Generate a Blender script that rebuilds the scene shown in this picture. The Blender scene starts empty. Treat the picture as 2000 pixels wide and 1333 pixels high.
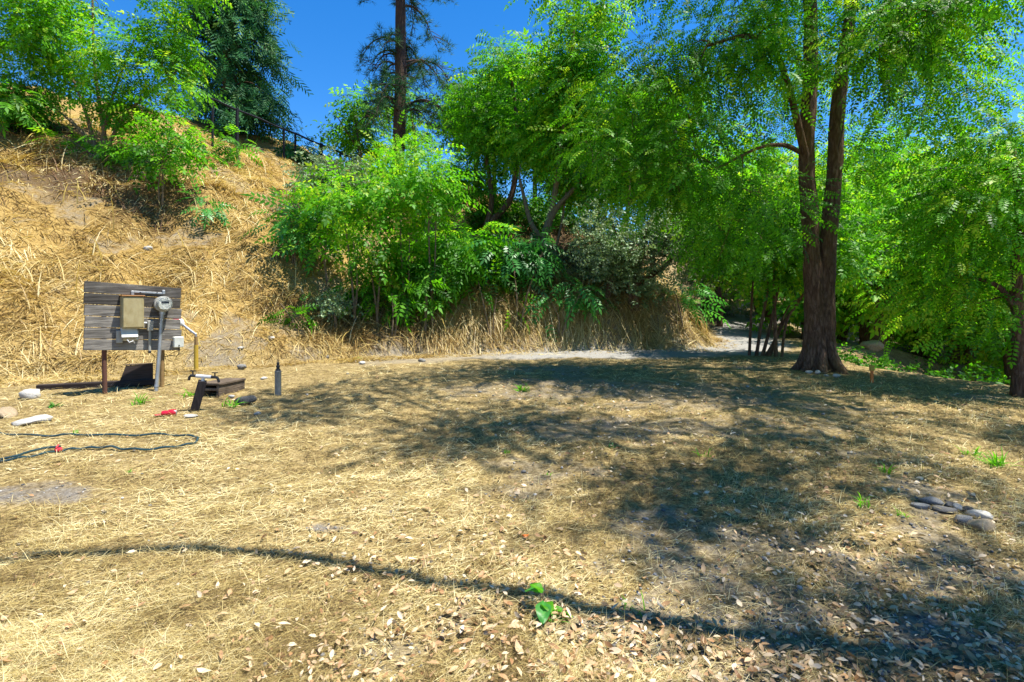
import bpy, bmesh, math, random
import numpy as np
from mathutils import Vector, Matrix

# ------------------------------------------------------------------ camera, sky, sun, exposure
scn = bpy.context.scene
COL = scn.collection
CAM_H, HOR, FPX = 1.25, 600.0, 1000.0
cam_d = bpy.data.cameras.new('camera'); cam = bpy.data.objects.new('camera', cam_d); COL.objects.link(cam)
cam.location = (0, 0, CAM_H); cam.rotation_euler = (math.radians(90), 0, 0)
cam_d.sensor_width = 36; cam_d.lens = 18; cam_d.shift_y = -(666.5 - HOR) / 2000
cam_d.clip_start = 0.05; cam_d.clip_end = 2000
scn.camera = cam
SUN = np.array([0.39, -0.07, 1.0]); SUN /= np.linalg.norm(SUN)
w = bpy.data.worlds.new('World'); scn.world = w; w.use_nodes = True
nt = w.node_tree; bg = nt.nodes['Background']
sky = nt.nodes.new('ShaderNodeTexSky'); sky.sky_type = 'NISHITA'; sky.sun_disc = False
sky.sun_elevation = math.asin(SUN[2]); sky.sun_rotation = math.atan2(SUN[0], SUN[1])
sky.air_density = 1.0; sky.dust_density = 0.0; sky.ozone_density = 5.0; sky.altitude = 300
hs = nt.nodes.new('ShaderNodeHueSaturation'); hs.inputs['Hue'].default_value = .504; hs.inputs['Saturation'].default_value = 1.32
nt.links.new(sky.outputs[0], hs.inputs['Color']); nt.links.new(hs.outputs[0], bg.inputs[0])
bg.inputs[1].default_value = 0.082
sd = bpy.data.lights.new('sun', 'SUN'); sd.energy = 4.1; sd.angle = math.radians(0.53); sd.color = (1, .95, .86)
so = bpy.data.objects.new('sun', sd); COL.objects.link(so)
so.rotation_euler = Vector(SUN).to_track_quat('Z', 'Y').to_euler()
scn.view_settings.view_transform = 'Standard'; scn.view_settings.look = 'None'
scn.view_settings.exposure = 1.55; scn.view_settings.gamma = 1.0; scn.view_settings.use_curve_mapping = False
scn.cycles.max_bounces = 8; scn.cycles.transmission_bounces = 6; scn.cycles.diffuse_bounces = 4

R = np.random.default_rng(7)
random.seed(7)

# ------------------------------------------------------------------ helpers
def smooth(a, b, t):
    t = np.clip((np.asarray(t, float) - a) / (b - a), 0, 1); return t * t * (3 - 2 * t)

def vnoise(x, y, seed=0):
    x = np.asarray(x, float); y = np.asarray(y, float)
    xi = np.floor(x).astype(np.int64); yi = np.floor(y).astype(np.int64); fx = x - xi; fy = y - yi
    def h(a, b):
        n = (a * 374761393 + b * 668265263 + seed * 69069) & 0xffffffff
        n = ((n ^ (n >> 13)) * 1274126177) & 0xffffffff
        return ((n ^ (n >> 16)) & 0xffff) / 65535.0
    fx = fx * fx * (3 - 2 * fx); fy = fy * fy * (3 - 2 * fy)
    return (h(xi, yi) * (1 - fx) + h(xi + 1, yi) * fx) * (1 - fy) + (h(xi, yi + 1) * (1 - fx) + h(xi + 1, yi + 1) * fx) * fy

def fbm(x, y, o=4, seed=0):
    s = 0; a = .5; t = 0
    for i in range(o):
        s = s + a * vnoise(x * 2 ** i, y * 2 ** i, seed + i * 17); t += a; a *= .5
    return s / t

FOOT = np.array([(-40, -16), (-20, -3), (-12, 3.4), (-8, 6.1), (-6, 7.2), (-4.3, 8.4), (-2.5, 9.6), (-1, 10.4), (1, 10.9), (3, 11.1),
                 (4.3, 11.6), (5.2, 13), (5.7, 16), (7, 22), (11, 34), (18, 60), (30, 140)], float)

def foot_d(x, y):
    """signed distance past the foot of the slope (positive = up the hill)"""
    x = np.asarray(x, float); y = np.asarray(y, float)
    best = np.full(x.shape, 1e9); sgn = np.ones(x.shape)
    for (ax, ay), (bx, by) in zip(FOOT[:-1], FOOT[1:]):
        ex, ey = bx - ax, by - ay; L = ex * ex + ey * ey
        t = np.clip(((x - ax) * ex + (y - ay) * ey) / L, 0, 1)
        dx = x - (ax + t * ex); dy = y - (ay + t * ey); d = np.hypot(dx, dy)
        c = ex * (y - ay) - ey * (x - ax)
        m = d < best
        best = np.where(m, d, best); sgn = np.where(m, np.where(c > 0, 1, -1), sgn)
    return best * sgn

def edge_x(y):   # right hand edge of the level ground
    return np.interp(y, [-20, 0, 3, 5, 6.2, 7.6, 10, 12, 14], [16, 13, 9, 7.0, 6.2, 5.35, 5.3, 7.5, 12])

def zg(x, y, detail=True):
    x = np.asarray(x, float); y = np.asarray(y, float)
    z = 0.30 * smooth(1.6, 8.2, y)
    e = x - edge_x(y)
    z = z - 1.15 * smooth(0.0, 4.5, e) * smooth(-30, 0, 14 + 6 - y) * (1 - smooth(13, 19, y))
    # ground beyond the bend climbs away
    z = z + np.clip(y - 15, 0, None) * 0.10 * smooth(15, 22, y) + np.clip(y - 45, 0, 90) * .06
    z = np.where(y > 11, z - 1.0 * smooth(8, 14, x) * (1 - smooth(16, 30, y)) * smooth(11, 14, y), z)
    d = foot_d(x, y)
    hm = np.interp(x, [-30, -12, -10, -6, -1.5, 3, 6, 12], [11, 8.2, 7.4, 5.9, 6.0, 5.6, 4.2, 2.6])
    steep = smooth(-3.5, 0, x)
    dd = np.clip(d, 0, None)
    raw = dd * 0.74 + steep * 0.55 * smooth(0.0, 0.9, dd)
    hill = hm * (1 - np.exp(-(raw / hm) ** 2.2)) ** (1 / 2.2) + 0.03 * np.clip(dd - 12, 0, 60)
    z = z + np.where(d > 0, hill, 0)
    if detail:
        m = smooth(.2, 2.5, d)
        z = z + m * (fbm(x * .55, y * .55, 3, 3) - .5) * 1.1 + smooth(0, .6, d) * (fbm(x * 2.3, y * 2.3, 3, 9) - .5) * .28
        z = z + (fbm(x * 1.2, y * 1.2, 3, 5) - .5) * .08 + (fbm(x * 6, y * 6, 3, 6) - .5) * .05
    return z

def at(u, v, Y):
    return np.array([(u - 1000) / FPX * Y, Y, CAM_H - (v - HOR) / FPX * Y])

_YS = np.concatenate([np.arange(1.0, 20, .02), np.arange(20, 90, .2)])
def gp(u, v, dz=0.0):
    """where the sight line through a picture point meets the terrain"""
    P = np.stack([(u - 1000) / FPX * _YS, _YS, CAM_H - (v - HOR) / FPX * _YS], 1)
    g = zg(P[:, 0], P[:, 1])
    k = np.argmax(P[:, 2] < g) if (P[:, 2] < g).any() else len(_YS) - 1
    return np.array([P[k, 0], P[k, 1], g[k] + dz])

def on(x, y, dz=0.0):
    return np.array([x, y, float(zg(np.array([x]), np.array([y]))[0]) + dz])

def make_mesh(name, V, F, tint=None, smooth_shade=False, attrs=None):
    """V (n,3); F: (m,k) array or list of such arrays"""
    V = np.asarray(V, np.float32)
    Fs = F if isinstance(F, list) else [F]
    Fs = [np.asarray(f, np.int32) for f in Fs if len(f)]
    me = bpy.data.meshes.new(name)
    me.vertices.add(len(V)); me.vertices.foreach_set('co', V.ravel())
    loops = np.concatenate([f.ravel() for f in Fs]); sizes = np.concatenate([np.full(len(f), f.shape[1], np.int32) for f in Fs])
    starts = np.concatenate([[0], np.cumsum(sizes)[:-1]]).astype(np.int32)
    me.loops.add(len(loops)); me.loops.foreach_set('vertex_index', loops.astype(np.int32))
    me.polygons.add(len(sizes)); me.polygons.foreach_set('loop_start', starts)
    if smooth_shade: me.polygons.foreach_set('use_smooth', np.ones(len(sizes), bool))
    A = dict(attrs or {})
    if tint is not None: A['tint'] = tint
    for k, a in A.items():
        at_ = me.attributes.new(k, 'FLOAT', 'POINT'); at_.data.foreach_set('value', np.asarray(a, np.float32))
    me.update(calc_edges=True)
    return me

def link(name, me, mat=None, parent=None, **props):
    o = bpy.data.objects.new(name, me); COL.objects.link(o)
    if mat is not None and me is not None and not me.materials: me.materials.append(mat)
    if parent is not None: o.parent = parent
    for k, v in props.items(): o[k] = v
    return o

def thing(name, label, cat, loc=(0, 0, 0), rz=0.0, group=None):
    o = bpy.data.objects.new(name, None); COL.objects.link(o); o.empty_display_size = .1
    o.location = loc; o.rotation_euler = (0, 0, rz); o['label'] = label; o['category'] = cat
    if group: o['group'] = group
    return o

def tag(o, label, cat, group=None):
    o['label'] = label; o['category'] = cat
    if group: o['group'] = group
    return o

class MB:
    """collects verts/faces of one mesh"""
    def __init__(s): s.V = []; s.F = []; s.n = 0
    def add(s, V, F):
        V = np.asarray(V, float); s.V.append(V); s.F += [tuple(int(i) + s.n for i in f) for f in F]; s.n += len(V); return s
    def box(s, c, size, rot=None, bev=.0):
        bm = bmesh.new(); bmesh.ops.create_cube(bm, size=1)
        for v in bm.verts: v.co = Vector((v.co.x * size[0], v.co.y * size[1], v.co.z * size[2]))
        if bev: bmesh.ops.bevel(bm, geom=bm.edges[:], offset=bev, segments=1, affect='EDGES')
        M = (rot.to_matrix() if hasattr(rot, 'to_matrix') else rot) if rot is not None else Matrix.Identity(3)
        bm.verts.ensure_lookup_table(); bm.verts.index_update()
        s.add([list(M @ v.co + Vector(c)) for v in bm.verts], [[v.index for v in f.verts] for f in bm.faces]); bm.free(); return s
    def tube(s, pts, rad, n=8, cap=True, rough=0.0, seed=0):
        V, F = tube_arrays(pts, rad, n, rough, seed)
        F = [tuple(f) for f in F]
        if cap:
            F += [tuple(range(n))[::-1], tuple(range(len(V) - n, len(V)))]
        return s.add(V, F)
    def prism(s, poly, y0, y1):
        """poly in xz, extruded along y"""
        n = len(poly); V = [(p[0], y0, p[1]) for p in poly] + [(p[0], y1, p[1]) for p in poly]
        F = [tuple(range(n)), tuple(range(2 * n - 1, n - 1, -1))] + [(i, i + n, (i + 1) % n + n, (i + 1) % n) for i in range(n)]
        return s.add(V, F)
    def lathe(s, prof, n=16, M=None):
        V = []; F = []
        for r, z in prof:
            for k in range(n):
                a = 2 * math.pi * k / n; V.append((r * math.cos(a), r * math.sin(a), z))
        for i in range(len(prof) - 1):
            for k in range(n): F.append((i * n + k, i * n + (k + 1) % n, (i + 1) * n + (k + 1) % n, (i + 1) * n + k))
        F.append(tuple(range(n))[::-1]); F.append(tuple(range((len(prof) - 1) * n, len(prof) * n)))
        V = np.array(V)
        if M is not None: V = np.array([list(M @ Vector(v)) for v in V])
        return s.add(V, F)
    def build(s, name, mat, parent=None, smooth_shade=False, **props):
        me = bpy.data.meshes.new(name); me.from_pydata([tuple(v) for v in np.concatenate(s.V)], [], s.F); me.materials.append(mat)
        bm = bmesh.new(); bm.from_mesh(me); bmesh.ops.recalc_face_normals(bm, faces=bm.faces[:]); bm.to_mesh(me); bm.free()
        if smooth_shade:
            me.polygons.foreach_set('use_smooth', np.ones(len(me.polygons), bool))
            try: me.set_sharp_from_angle(angle=math.radians(40))
            except Exception: pass
        return link(name, me, None, parent, **props)

def spline(P, m):
    """Catmull-Rom through P, m samples a span"""
    P = np.asarray(P, float); Q = np.vstack([2 * P[0] - P[1], P, 2 * P[-1] - P[-2]]); out = []
    for i in range(1, len(Q) - 2):
        for t in np.arange(m) / m:
            a, b, c, d = Q[i - 1], Q[i], Q[i + 1], Q[i + 2]
            out.append(.5 * ((2 * b) + (c - a) * t + (2 * a - 5 * b + 4 * c - d) * t * t + (3 * b - a - 3 * c + d) * t ** 3))
    out.append(P[-1]); return np.array(out)

def tube_arrays(pts, rad, n=6, rough=0.0, seed=0):
    pts = np.asarray(pts, float); m = len(pts); rad = np.broadcast_to(np.asarray(rad, float), (m,))
    T = np.gradient(pts, axis=0); T /= np.linalg.norm(T, axis=1)[:, None] + 1e-9
    ref = np.array([0, 0, 1.0]) if abs(T[:, 2]).mean() < .8 else np.array([1.0, 0, 0])
    A = np.cross(T, ref); A /= np.linalg.norm(A, axis=1)[:, None] + 1e-9; B = np.cross(T, A)
    a = np.arange(n) / n * 2 * np.pi
    rr = rad[:, None] * np.ones((1, n))
    if rough:
        k = np.arange(n)[None, :] + 0 * rad[:, None]; L = np.concatenate([[0], np.cumsum(np.linalg.norm(np.diff(pts, axis=0), axis=1))])[:, None] + 0 * k
        f = vnoise(k * 14. / n + 40 * seed, L * 3.0, seed) + .6 * vnoise(k * .9 + 9, L * 7, seed + 3) - .8
        f[:, -1] = .5 * (f[:, -1] + f[:, 0])
        rr = rr * (1 + rough * f)
    V = pts[:, None, :] + rr[:, :, None] * (np.cos(a)[None, :, None] * A[:, None, :] + np.sin(a)[None, :, None] * B[:, None, :])
    i = np.arange(m - 1)[:, None] * n; k = np.arange(n)[None, :]
    F = np.stack([i + k, i + (k + 1) % n, i + n + (k + 1) % n, i + n + k], -1).reshape(-1, 4)
    return V.reshape(-1, 3), F

# ------------------------------------------------------------------ materials
def lin(c):
    if isinstance(c, str):
        c = [int(c[i:i + 2], 16) / 255 for i in (0, 2, 4)]
        return tuple((x / 12.92 if x <= .04045 else ((x + .055) / 1.055) ** 2.4) for x in c) + (1,)
    return tuple(c) + (1,)

class NT:
    def __init__(s, name):
        s.m = bpy.data.materials.new(name); s.m.use_nodes = True; s.t = s.m.node_tree; s.b = s.t.nodes['Principled BSDF']; s.out = s.t.nodes['Material Output']
    def n(s, kind, **kw):
        o = s.t.nodes.new(kind)
        for k, v in kw.items():
            if k.startswith('i_'):
                key = k[2:]; o.inputs[int(key) if key.isdigit() else key].default_value = v
            else: setattr(o, k, v)
        return o
    def l(s, a, b): s.t.links.new(a, b)
    def noise(s, scale, detail=3, vec=None, rough=.6, dist=0.0):
        o = s.n('ShaderNodeTexNoise'); o.inputs['Scale'].default_value = scale; o.inputs['Detail'].default_value = detail
        o.inputs['Roughness'].default_value = rough; o.inputs['Distortion'].default_value = dist
        if vec is not None: s.l(vec, o.inputs['Vector'])
        return o.outputs['Fac']
    def coord(s, scale=(1, 1, 1), which='Object'):
        c = s.n('ShaderNodeTexCoord'); mp = s.n('ShaderNodeMapping'); mp.inputs['Scale'].default_value = scale
        s.l(c.outputs[which], mp.inputs['Vector']); return mp.outputs[0]
    def ramp(s, fac, stops):
        o = s.n('ShaderNodeValToRGB'); e = o.color_ramp.elements
        while len(e) < len(stops): e.new(.5)
        for q, (p, c) in zip(e, stops): q.position = p; q.color = lin(c)
        s.l(fac, o.inputs['Fac']); return o.outputs['Color']
    def mix(s, fac, a, b, mode='MIX'):
        o = s.n('ShaderNodeMix', data_type='RGBA', blend_type=mode)
        for sock, v in ((o.inputs['Factor'], fac), (o.inputs['A'], a), (o.inputs['B'], b)):
            if isinstance(v, (int, float)): sock.default_value = v
            elif isinstance(v, tuple): sock.default_value = v
            else: s.l(v, sock)
        return o.outputs['Result']
    def math(s, op, a, b=0.0, c=None, clamp=False):
        o = s.n('ShaderNodeMath', operation=op, use_clamp=clamp)
        for i, v in enumerate((a, b, c)):
            if v is None: continue
            if isinstance(v, (int, float)): o.inputs[i].default_value = v
            else: s.l(v, o.inputs[i])
        return o.outputs[0]
    def attr(s, name):
        o = s.n('ShaderNodeAttribute', attribute_name=name); return o.outputs['Fac']
    def bump(s, h, strength=.5, dist=.02):
        o = s.n('ShaderNodeBump'); o.inputs['Strength'].default_value = strength; o.inputs['Distance'].default_value = dist
        s.l(h, o.inputs['Height']); s.l(o.outputs[0], s.b.inputs['Normal'])
    def set(s, col=None, rough=.8, metal=0.0, spec=.3):
        if col is not None:
            if isinstance(col, tuple): s.b.inputs['Base Color'].default_value = col
            else: s.l(col, s.b.inputs['Base Color'])
        if isinstance(rough, (int, float)): s.b.inputs['Roughness'].default_value = rough
        else: s.l(rough, s.b.inputs['Roughness'])
        s.b.inputs['Metallic'].default_value = metal; s.b.inputs['Specular IOR Level'].default_value = spec
        return s.m

def leaf_mat(name, stops, transl=.42, gain=1.25, rough=.42, spec=.45):
    t = NT(name); tint = t.attr('tint')
    c = t.ramp(tint, stops); t.set(c, rough, 0, spec)
    tr = t.n('ShaderNodeBsdfTranslucent'); g = t.mix(1.0, c, (gain * 1.05, gain, gain * .5, 1), 'MULTIPLY'); t.l(g, tr.inputs[0])
    mx = t.n('ShaderNodeMixShader'); mx.inputs[0].default_value = transl
    t.l(t.b.outputs[0], mx.inputs[1]); t.l(tr.outputs[0], mx.inputs[2]); t.l(mx.outputs[0], t.out.inputs[0]); return t.m

M = {}
M['locust'] = leaf_mat('locust_leaf', [(0, (.022, .085, .006)), (.4, (.066, .25, .008)), (.75, (.135, .38, .010)), (1, (.29, .46, .02))], .52, 1.55, .5, .25)
M['sapling'] = leaf_mat('sapling_leaf', [(0, (.026, .10, .006)), (.5, (.080, .29, .008)), (.85, (.15, .41, .012)), (1, (.33, .49, .03))], .52, 1.55, .5, .25)
M['oak'] = leaf_mat('oak_leaf', [(0, (.06, .12, .045)), (.5, (.17, .27, .12)), (1, (.36, .44, .28))], .28, 1.2, .5, .3)
M['pine'] = leaf_mat('pine_needle', [(0, (.010, .055, .026)), (.6, (.035, .12, .045)), (1, (.10, .20, .06))], .25, 1.1, .6, .15)
M['cedar'] = leaf_mat('cedar_spray', [(0, (.012, .070, .030)), (.6, (.040, .16, .045)), (1, (.13, .25, .07))], .3, 1.2, .6, .15)
M['bluegreen'] = leaf_mat('blue_green_leaf', [(0, (.018, .10, .016)), (.6, (.050, .25, .035)), (1, (.12, .38, .06))], .38, 1.3)
M['straw'] = leaf_mat('dry_straw', [(0, (.105, .066, .024)), (.3, (.30, .215, .072)), (.65, (.50, .40, .155)), (1, (.72, .63, .36))], .25, 1.0, .55, .35)
M['golden'] = leaf_mat('golden_grass', [(0, (.14, .080, .024)), (.35, (.37, .25, .078)), (.75, (.55, .43, .175)), (1, (.70, .61, .35))], .32, 1.05, .5, .35)
M['litter'] = leaf_mat('leaf_litter', [(0, (.10, .048, .022)), (.3, (.31, .165, .070)), (.65, (.43, .29, .155)), (1, (.60, .49, .34))], .12, 1.0, .6, .3)

def bark(name, dark, mid, light, sc=1.0):
    t = NT(name); v = t.coord((13 * sc, 13 * sc, 3.4 * sc)); n1 = t.noise(1.6, 7, v, .72, 1.3)
    vo = t.n('ShaderNodeTexVoronoi', feature='DISTANCE_TO_EDGE'); vo.inputs['Scale'].default_value = 1.5; t.l(v, vo.inputs['Vector'])
    h = t.math('ADD', t.math('MULTIPLY', vo.outputs[0], .45), t.math('MULTIPLY', n1, 1.25))
    c = t.ramp(t.math('MULTIPLY', h, .8), [(.2, dark), (.5, mid), (.85, light)])
    m2 = t.noise(1.1, 3, t.coord()); c = t.mix(t.math('MULTIPLY', t.math('SUBTRACT', m2, .45, clamp=True), 1.6), c, (.20, .13, .03, 1))
    t.bump(h, 1.0, .045); return t.set(c, .9, 0, .15)
M['bark'] = bark('locust_bark', (.022, .012, .009), (.105, .060, .040), (.28, .185, .135))
M['bark_pale'] = bark('pale_bark', (.07, .05, .03), (.19, .14, .09), (.34, .27, .19), 1.5)
M['bark_pine'] = bark('pine_bark', (.022, .015, .016), (.055, .034, .030), (.11, .07, .055))

def wood(name, a, b, c, along='X', sc=1.0):
    s = {'X': (1.3, 22, 22), 'Z': (22, 22, 1.3), 'Y': (22, 1.3, 22)}[along]
    t = NT(name); v = t.coord(tuple(k * sc for k in s)); n = t.noise(1.4, 6, v, .7, 1.2); n2 = t.noise(5, 3, t.coord())
    info = t.n('ShaderNodeObjectInfo'); k = t.math('ADD', t.math('MULTIPLY', info.outputs['Random'], .25), t.math('ADD', t.math('MULTIPLY', n, .8), t.math('MULTIPLY', n2, .25)))
    col = t.ramp(t.math('SUBTRACT', k, .12), [(.25, a), (.5, b), (.78, c)]); t.bump(n, .7, .01); return t.set(col, .85, 0, .2)
M['plank'] = wood('weathered_plank', (.014, .012, .010), (.085, .077, .068), (.29, .27, .24))
M['plank_brown'] = wood('brown_timber', (.028, .020, .014), (.10, .074, .053), (.24, .19, .145))
M['dark_wood'] = wood('dark_timber', (.010, .008, .010), (.030, .024, .024), (.08, .065, .06), 'Z')
M['black_timber'] = wood('blackened_timber', (.006, .005, .006), (.022, .016, .014), (.06, .045, .04))

def paint(name, col, col2, rough=.5, metal=0.0, spec=.4, sc=18, bump=.15):
    t = NT(name); n = t.noise(sc, 4, t.coord((1, 1, .5))); c = t.mix(t.math('MULTIPLY', t.math('SUBTRACT', n, .38, clamp=True), 2.4, clamp=True), lin(col), lin(col2))
    t.bump(n, bump, .004); return t.set(c, rough, metal, spec)
M['box_tan'] = paint('tan_enamel', (.34, .29, .155), (.23, .18, .075), .45)
M['box_brown'] = paint('rusted_lid', (.32, .15, .045), (.20, .08, .02), .6)
M['box_white'] = paint('white_plastic', (.52, .53, .48), (.38, .38, .33), .4)
M['box_grey'] = paint('grey_enamel', (.30, .30, .27), (.22, .20, .16), .5)
M['galv'] = paint('galvanised_pipe', (.34, .355, .37), (.21, .215, .22), .42, .6)
M['rust'] = paint('rusty_pipe', (.11, .040, .026), (.055, .030, .020), .8)
M['rust_brown'] = paint('brown_pipe', (.24, .15, .055), (.13, .075, .03), .7)
M['yellow'] = paint('yellow_sleeve', (.42, .29, .03), (.30, .19, .025), .6)
M['red'] = paint('red_plastic', (.50, .010, .030), (.34, .008, .018), .3, 0, .5)
M['black'] = paint('black_rubber', (.012, .013, .015), (.025, .025, .027), .5)
M['hose'] = paint('dark_green_hose', (.010, .035, .040), (.022, .055, .065), .35, 0, .5)
M['white'] = paint('white_pipe', (.60, .60, .60), (.46, .46, .45), .4)
M['dark_steel'] = paint('dark_fence_steel', (.012, .014, .020), (.02, .02, .025), .8, 0.0, .1)
M['orange'] = paint('orange_marker', (.60, .15, .02), (.45, .10, .015), .5)
t = NT('meter_glass'); t.b.inputs['Transmission Weight'].default_value = 1.0; t.b.inputs['IOR'].default_value = 1.3; M['glass'] = t.set((.92, .95, .96, 1), .03, 0, .5)
M['conc'] = paint('grey_cement', (.26, .25, .22), (.16, .15, .135), .85, 0, .2, 40, .4)

def stone(name, a, b, sc=9):
    t = NT(name); v = t.coord(); n = t.noise(sc, 5, v, .65); n2 = t.noise(sc * 7, 2, v)
    inf = t.n('ShaderNodeObjectInfo'); k = t.math('ADD', n, t.math('MULTIPLY', t.math('SUBTRACT', inf.outputs['Random'], .5), .25))
    c = t.ramp(k, [(.3, a), (.7, b)]); t.bump(t.math('ADD', n, t.math('MULTIPLY', n2, .3)), .5, .012); return t.set(c, .8, 0, .3)
M['stone_grey'] = stone('grey_stone', (.105, .102, .095), (.29, .28, .26))
M['stone_dark'] = stone('dark_slate_stone', (.055, .053, .050), (.145, .14, .132))
M['stone_pale'] = stone('pale_stone', (.25, .235, .20), (.46, .44, .40))
M['stone_tan'] = stone('tan_stone', (.19, .14, .08), (.37, .29, .185))
t = NT('gravel_mix'); c = t.ramp(t.attr('tint'), [(0, (.060, .058, .055)), (.5, (.18, .175, .165)), (.85, (.33, .31, .28)), (1, (.50, .47, .42))]); M['gravel'] = t.set(c, .8, 0, .3)

# terrain material: colour zones come from what lies there (straw, gravel, bare soil, dry hill)
t = NT('dry_ground'); v = t.coord()
nA = t.noise(.55, 4, v); nB = t.noise(6, 5, v, .7); nC = t.noise(48, 3, v, .7); nD = t.noise(170, 2, v, .7)
mixn = t.math('ADD', t.math('MULTIPLY', nB, .45), t.math('MULTIPLY', nC, .55))
straw = t.ramp(mixn, [(.32, (.055, .038, .017)), (.46, (.17, .122, .050)), (.6, (.33, .25, .115)), (.78, (.49, .40, .22))])
hillc = t.ramp(mixn, [(.30, (.075, .045, .016)), (.45, (.22, .14, .042)), (.6, (.37, .26, .09)), (.78, (.50, .39, .19))])
soil = t.ramp(t.math('ADD', t.math('MULTIPLY', nC, .6), t.math('MULTIPLY', nD, .4)), [(.3, (.055, .048, .046)), (.5, (.14, .125, .105)), (.7, (.27, .24, .195))])
path = t.ramp(t.math('ADD', t.math('MULTIPLY', nC, .5), t.math('MULTIPLY', nD, .5)), [(.3, (.13, .122, .112)), (.5, (.235, .225, .205)), (.7, (.35, .335, .305))])
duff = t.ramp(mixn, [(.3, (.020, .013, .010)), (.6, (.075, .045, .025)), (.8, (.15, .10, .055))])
c = t.mix(t.attr('hill'), straw, hillc)
bare = t.math('MULTIPLY', t.math('ADD', t.math('SUBTRACT', t.attr('bare'), .5), t.math('MULTIPLY', nB, 1.0), clamp=True), 1.0, clamp=True)
bare = t.math('MULTIPLY', t.math('SUBTRACT', bare, .35, clamp=True), 2.6, clamp=True)
c = t.mix(bare, c, soil)
c = t.mix(t.attr('path'), c, path)
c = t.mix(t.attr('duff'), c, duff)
t.bump(t.math('ADD', t.math('MULTIPLY', nC, .7), t.math('MULTIPLY', nD, .3)), .8, .02)
M['ground'] = t.set(c, .95, 0, .1)

# ------------------------------------------------------------------ terrain
def lsp(*seg):
    out = []
    for a, b, n in seg: out.append(np.linspace(a, b, n, endpoint=False))
    out.append([seg[-1][1]]); return np.concatenate(out)
GX = lsp((-160, -40, 12), (-40, -14, 40), (-14, -8, 50), (-8, 8, 150), (8, 20, 50), (20, 60, 30), (60, 260, 14))
GY = lsp((-60, -6, 14), (-6, 1.4, 24), (1.4, 8, 105), (8, 14, 90), (14, 26, 55), (26, 60, 40), (60, 420, 24))
XX, YY = np.meshgrid(GX, GY); X1, Y1 = XX.ravel(), YY.ravel()
nx = len(GX); ii = np.arange(len(GY) - 1)[:, None] * nx; kk = np.arange(nx - 1)[None, :]
TF = np.stack([ii + kk, ii + kk + 1, ii + nx + kk + 1, ii + nx + kk], -1).reshape(-1, 4)

PATH = spline(np.array([(-2.2, 9.3), (-.5, 10.0), (1.5, 10.3), (3.2, 10.35), (4.8, 11.2), (6.4, 13.6), (7.6, 17), (9.8, 21), (14, 25), (22, 29)]), 8)
PATH2 = spline(np.array([(18, 8), (14, 11.5), (12.6, 15), (13.2, 20), (14.5, 25)]), 8)
def poly_d(x, y, P):
    d = np.full(np.shape(x), 1e9)
    for a, b in zip(P[:-1], P[1:]):
        e = b - a; tt = np.clip(((x - a[0]) * e[0] + (y - a[1]) * e[1]) / (e @ e), 0, 1)
        d = np.minimum(d, np.hypot(x - a[0] - tt * e[0], y - a[1] - tt * e[1]))
    return d
BARE = [(gp(60, 965), .55, .28), (gp(625, 1035), .13, .07), (gp(1860, 1235), .35, .18), (gp(1180, 840), 1.2, .5), (gp(1500, 830), 1.2, .5),
        (gp(1050, 760), 1.3, .9), (gp(1350, 770), 1.6, 1.0), (gp(1250, 1120), .3, .12), (gp(1000, 905), .35, .12), (gp(880, 900), .3, .1), (gp(1700, 1150), .5, .15), (gp(450, 660), .5, .9), (gp(560, 640), .5, .5), (gp(600, 690), .4, .3), (gp(40, 870), .3, .06), (gp(280, 900), .35, .05), (gp(560, 330), 1.5, 1.6)]
BARE_K = [.62, .75, .6, .5, .42, .5, .5, .4, .45, .4, .4, .55, .5, .5, .5, .35, .4]
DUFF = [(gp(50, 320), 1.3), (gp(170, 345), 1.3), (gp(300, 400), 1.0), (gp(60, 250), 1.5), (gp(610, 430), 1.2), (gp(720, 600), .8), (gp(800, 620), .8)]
def zones(x, y):
    d = foot_d(x, y)
    hill = smooth(-.3, 1.0, d + (fbm(x * 1.1, y * 1.1, 3, 31) - .5) * 1.6)
    path = np.maximum(1 - smooth(.55, 1.05, poly_d(x, y, PATH) + (fbm(x * 3, y * 3, 2, 41) - .5) * .5), 1 - smooth(1.2, 1.8, poly_d(x, y, PATH2)))
    path = path * (1 - smooth(.0, .5, d)) * (.35 + .65 * smooth(-1.6, .8, x))
    bare = np.zeros_like(d)
    for (p, rx, ry), k in zip(BARE, BARE_K):
        q = np.hypot((x - p[0]) / rx, (y - p[1]) / ry)
        bare = np.maximum(bare, k * (1 - smooth(.55, 1.25, q + (fbm(x * 5 + 3, y * 5, 3, 77) - .5) * .9)))
    bare = np.maximum(bare, .50 * smooth(.60, .70, fbm(x * 1.1 + 7, y * 1.5, 3, 141)) * smooth(-3, .5, x) * (d < 0))
    bare = np.maximum(bare, .50 * smooth(.60, .68, fbm(x * .9 + 2, y * .9, 3, 151)) * (d > 0))
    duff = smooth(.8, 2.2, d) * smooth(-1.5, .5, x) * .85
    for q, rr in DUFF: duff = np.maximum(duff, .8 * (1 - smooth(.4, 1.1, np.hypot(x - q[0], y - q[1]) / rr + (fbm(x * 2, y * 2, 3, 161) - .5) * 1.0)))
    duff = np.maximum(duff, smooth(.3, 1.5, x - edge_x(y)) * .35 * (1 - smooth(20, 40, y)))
    return hill, path, bare, duff
hill_a, path_a, bare_a, duff_a = zones(X1, Y1)
ground = link('ground', make_mesh('ground', np.stack([X1, Y1, zg(X1, Y1)], 1), TF, None, True, dict(hill=hill_a, path=path_a, bare=bare_a, duff=duff_a)), M['ground'], None, kind='structure')

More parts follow.
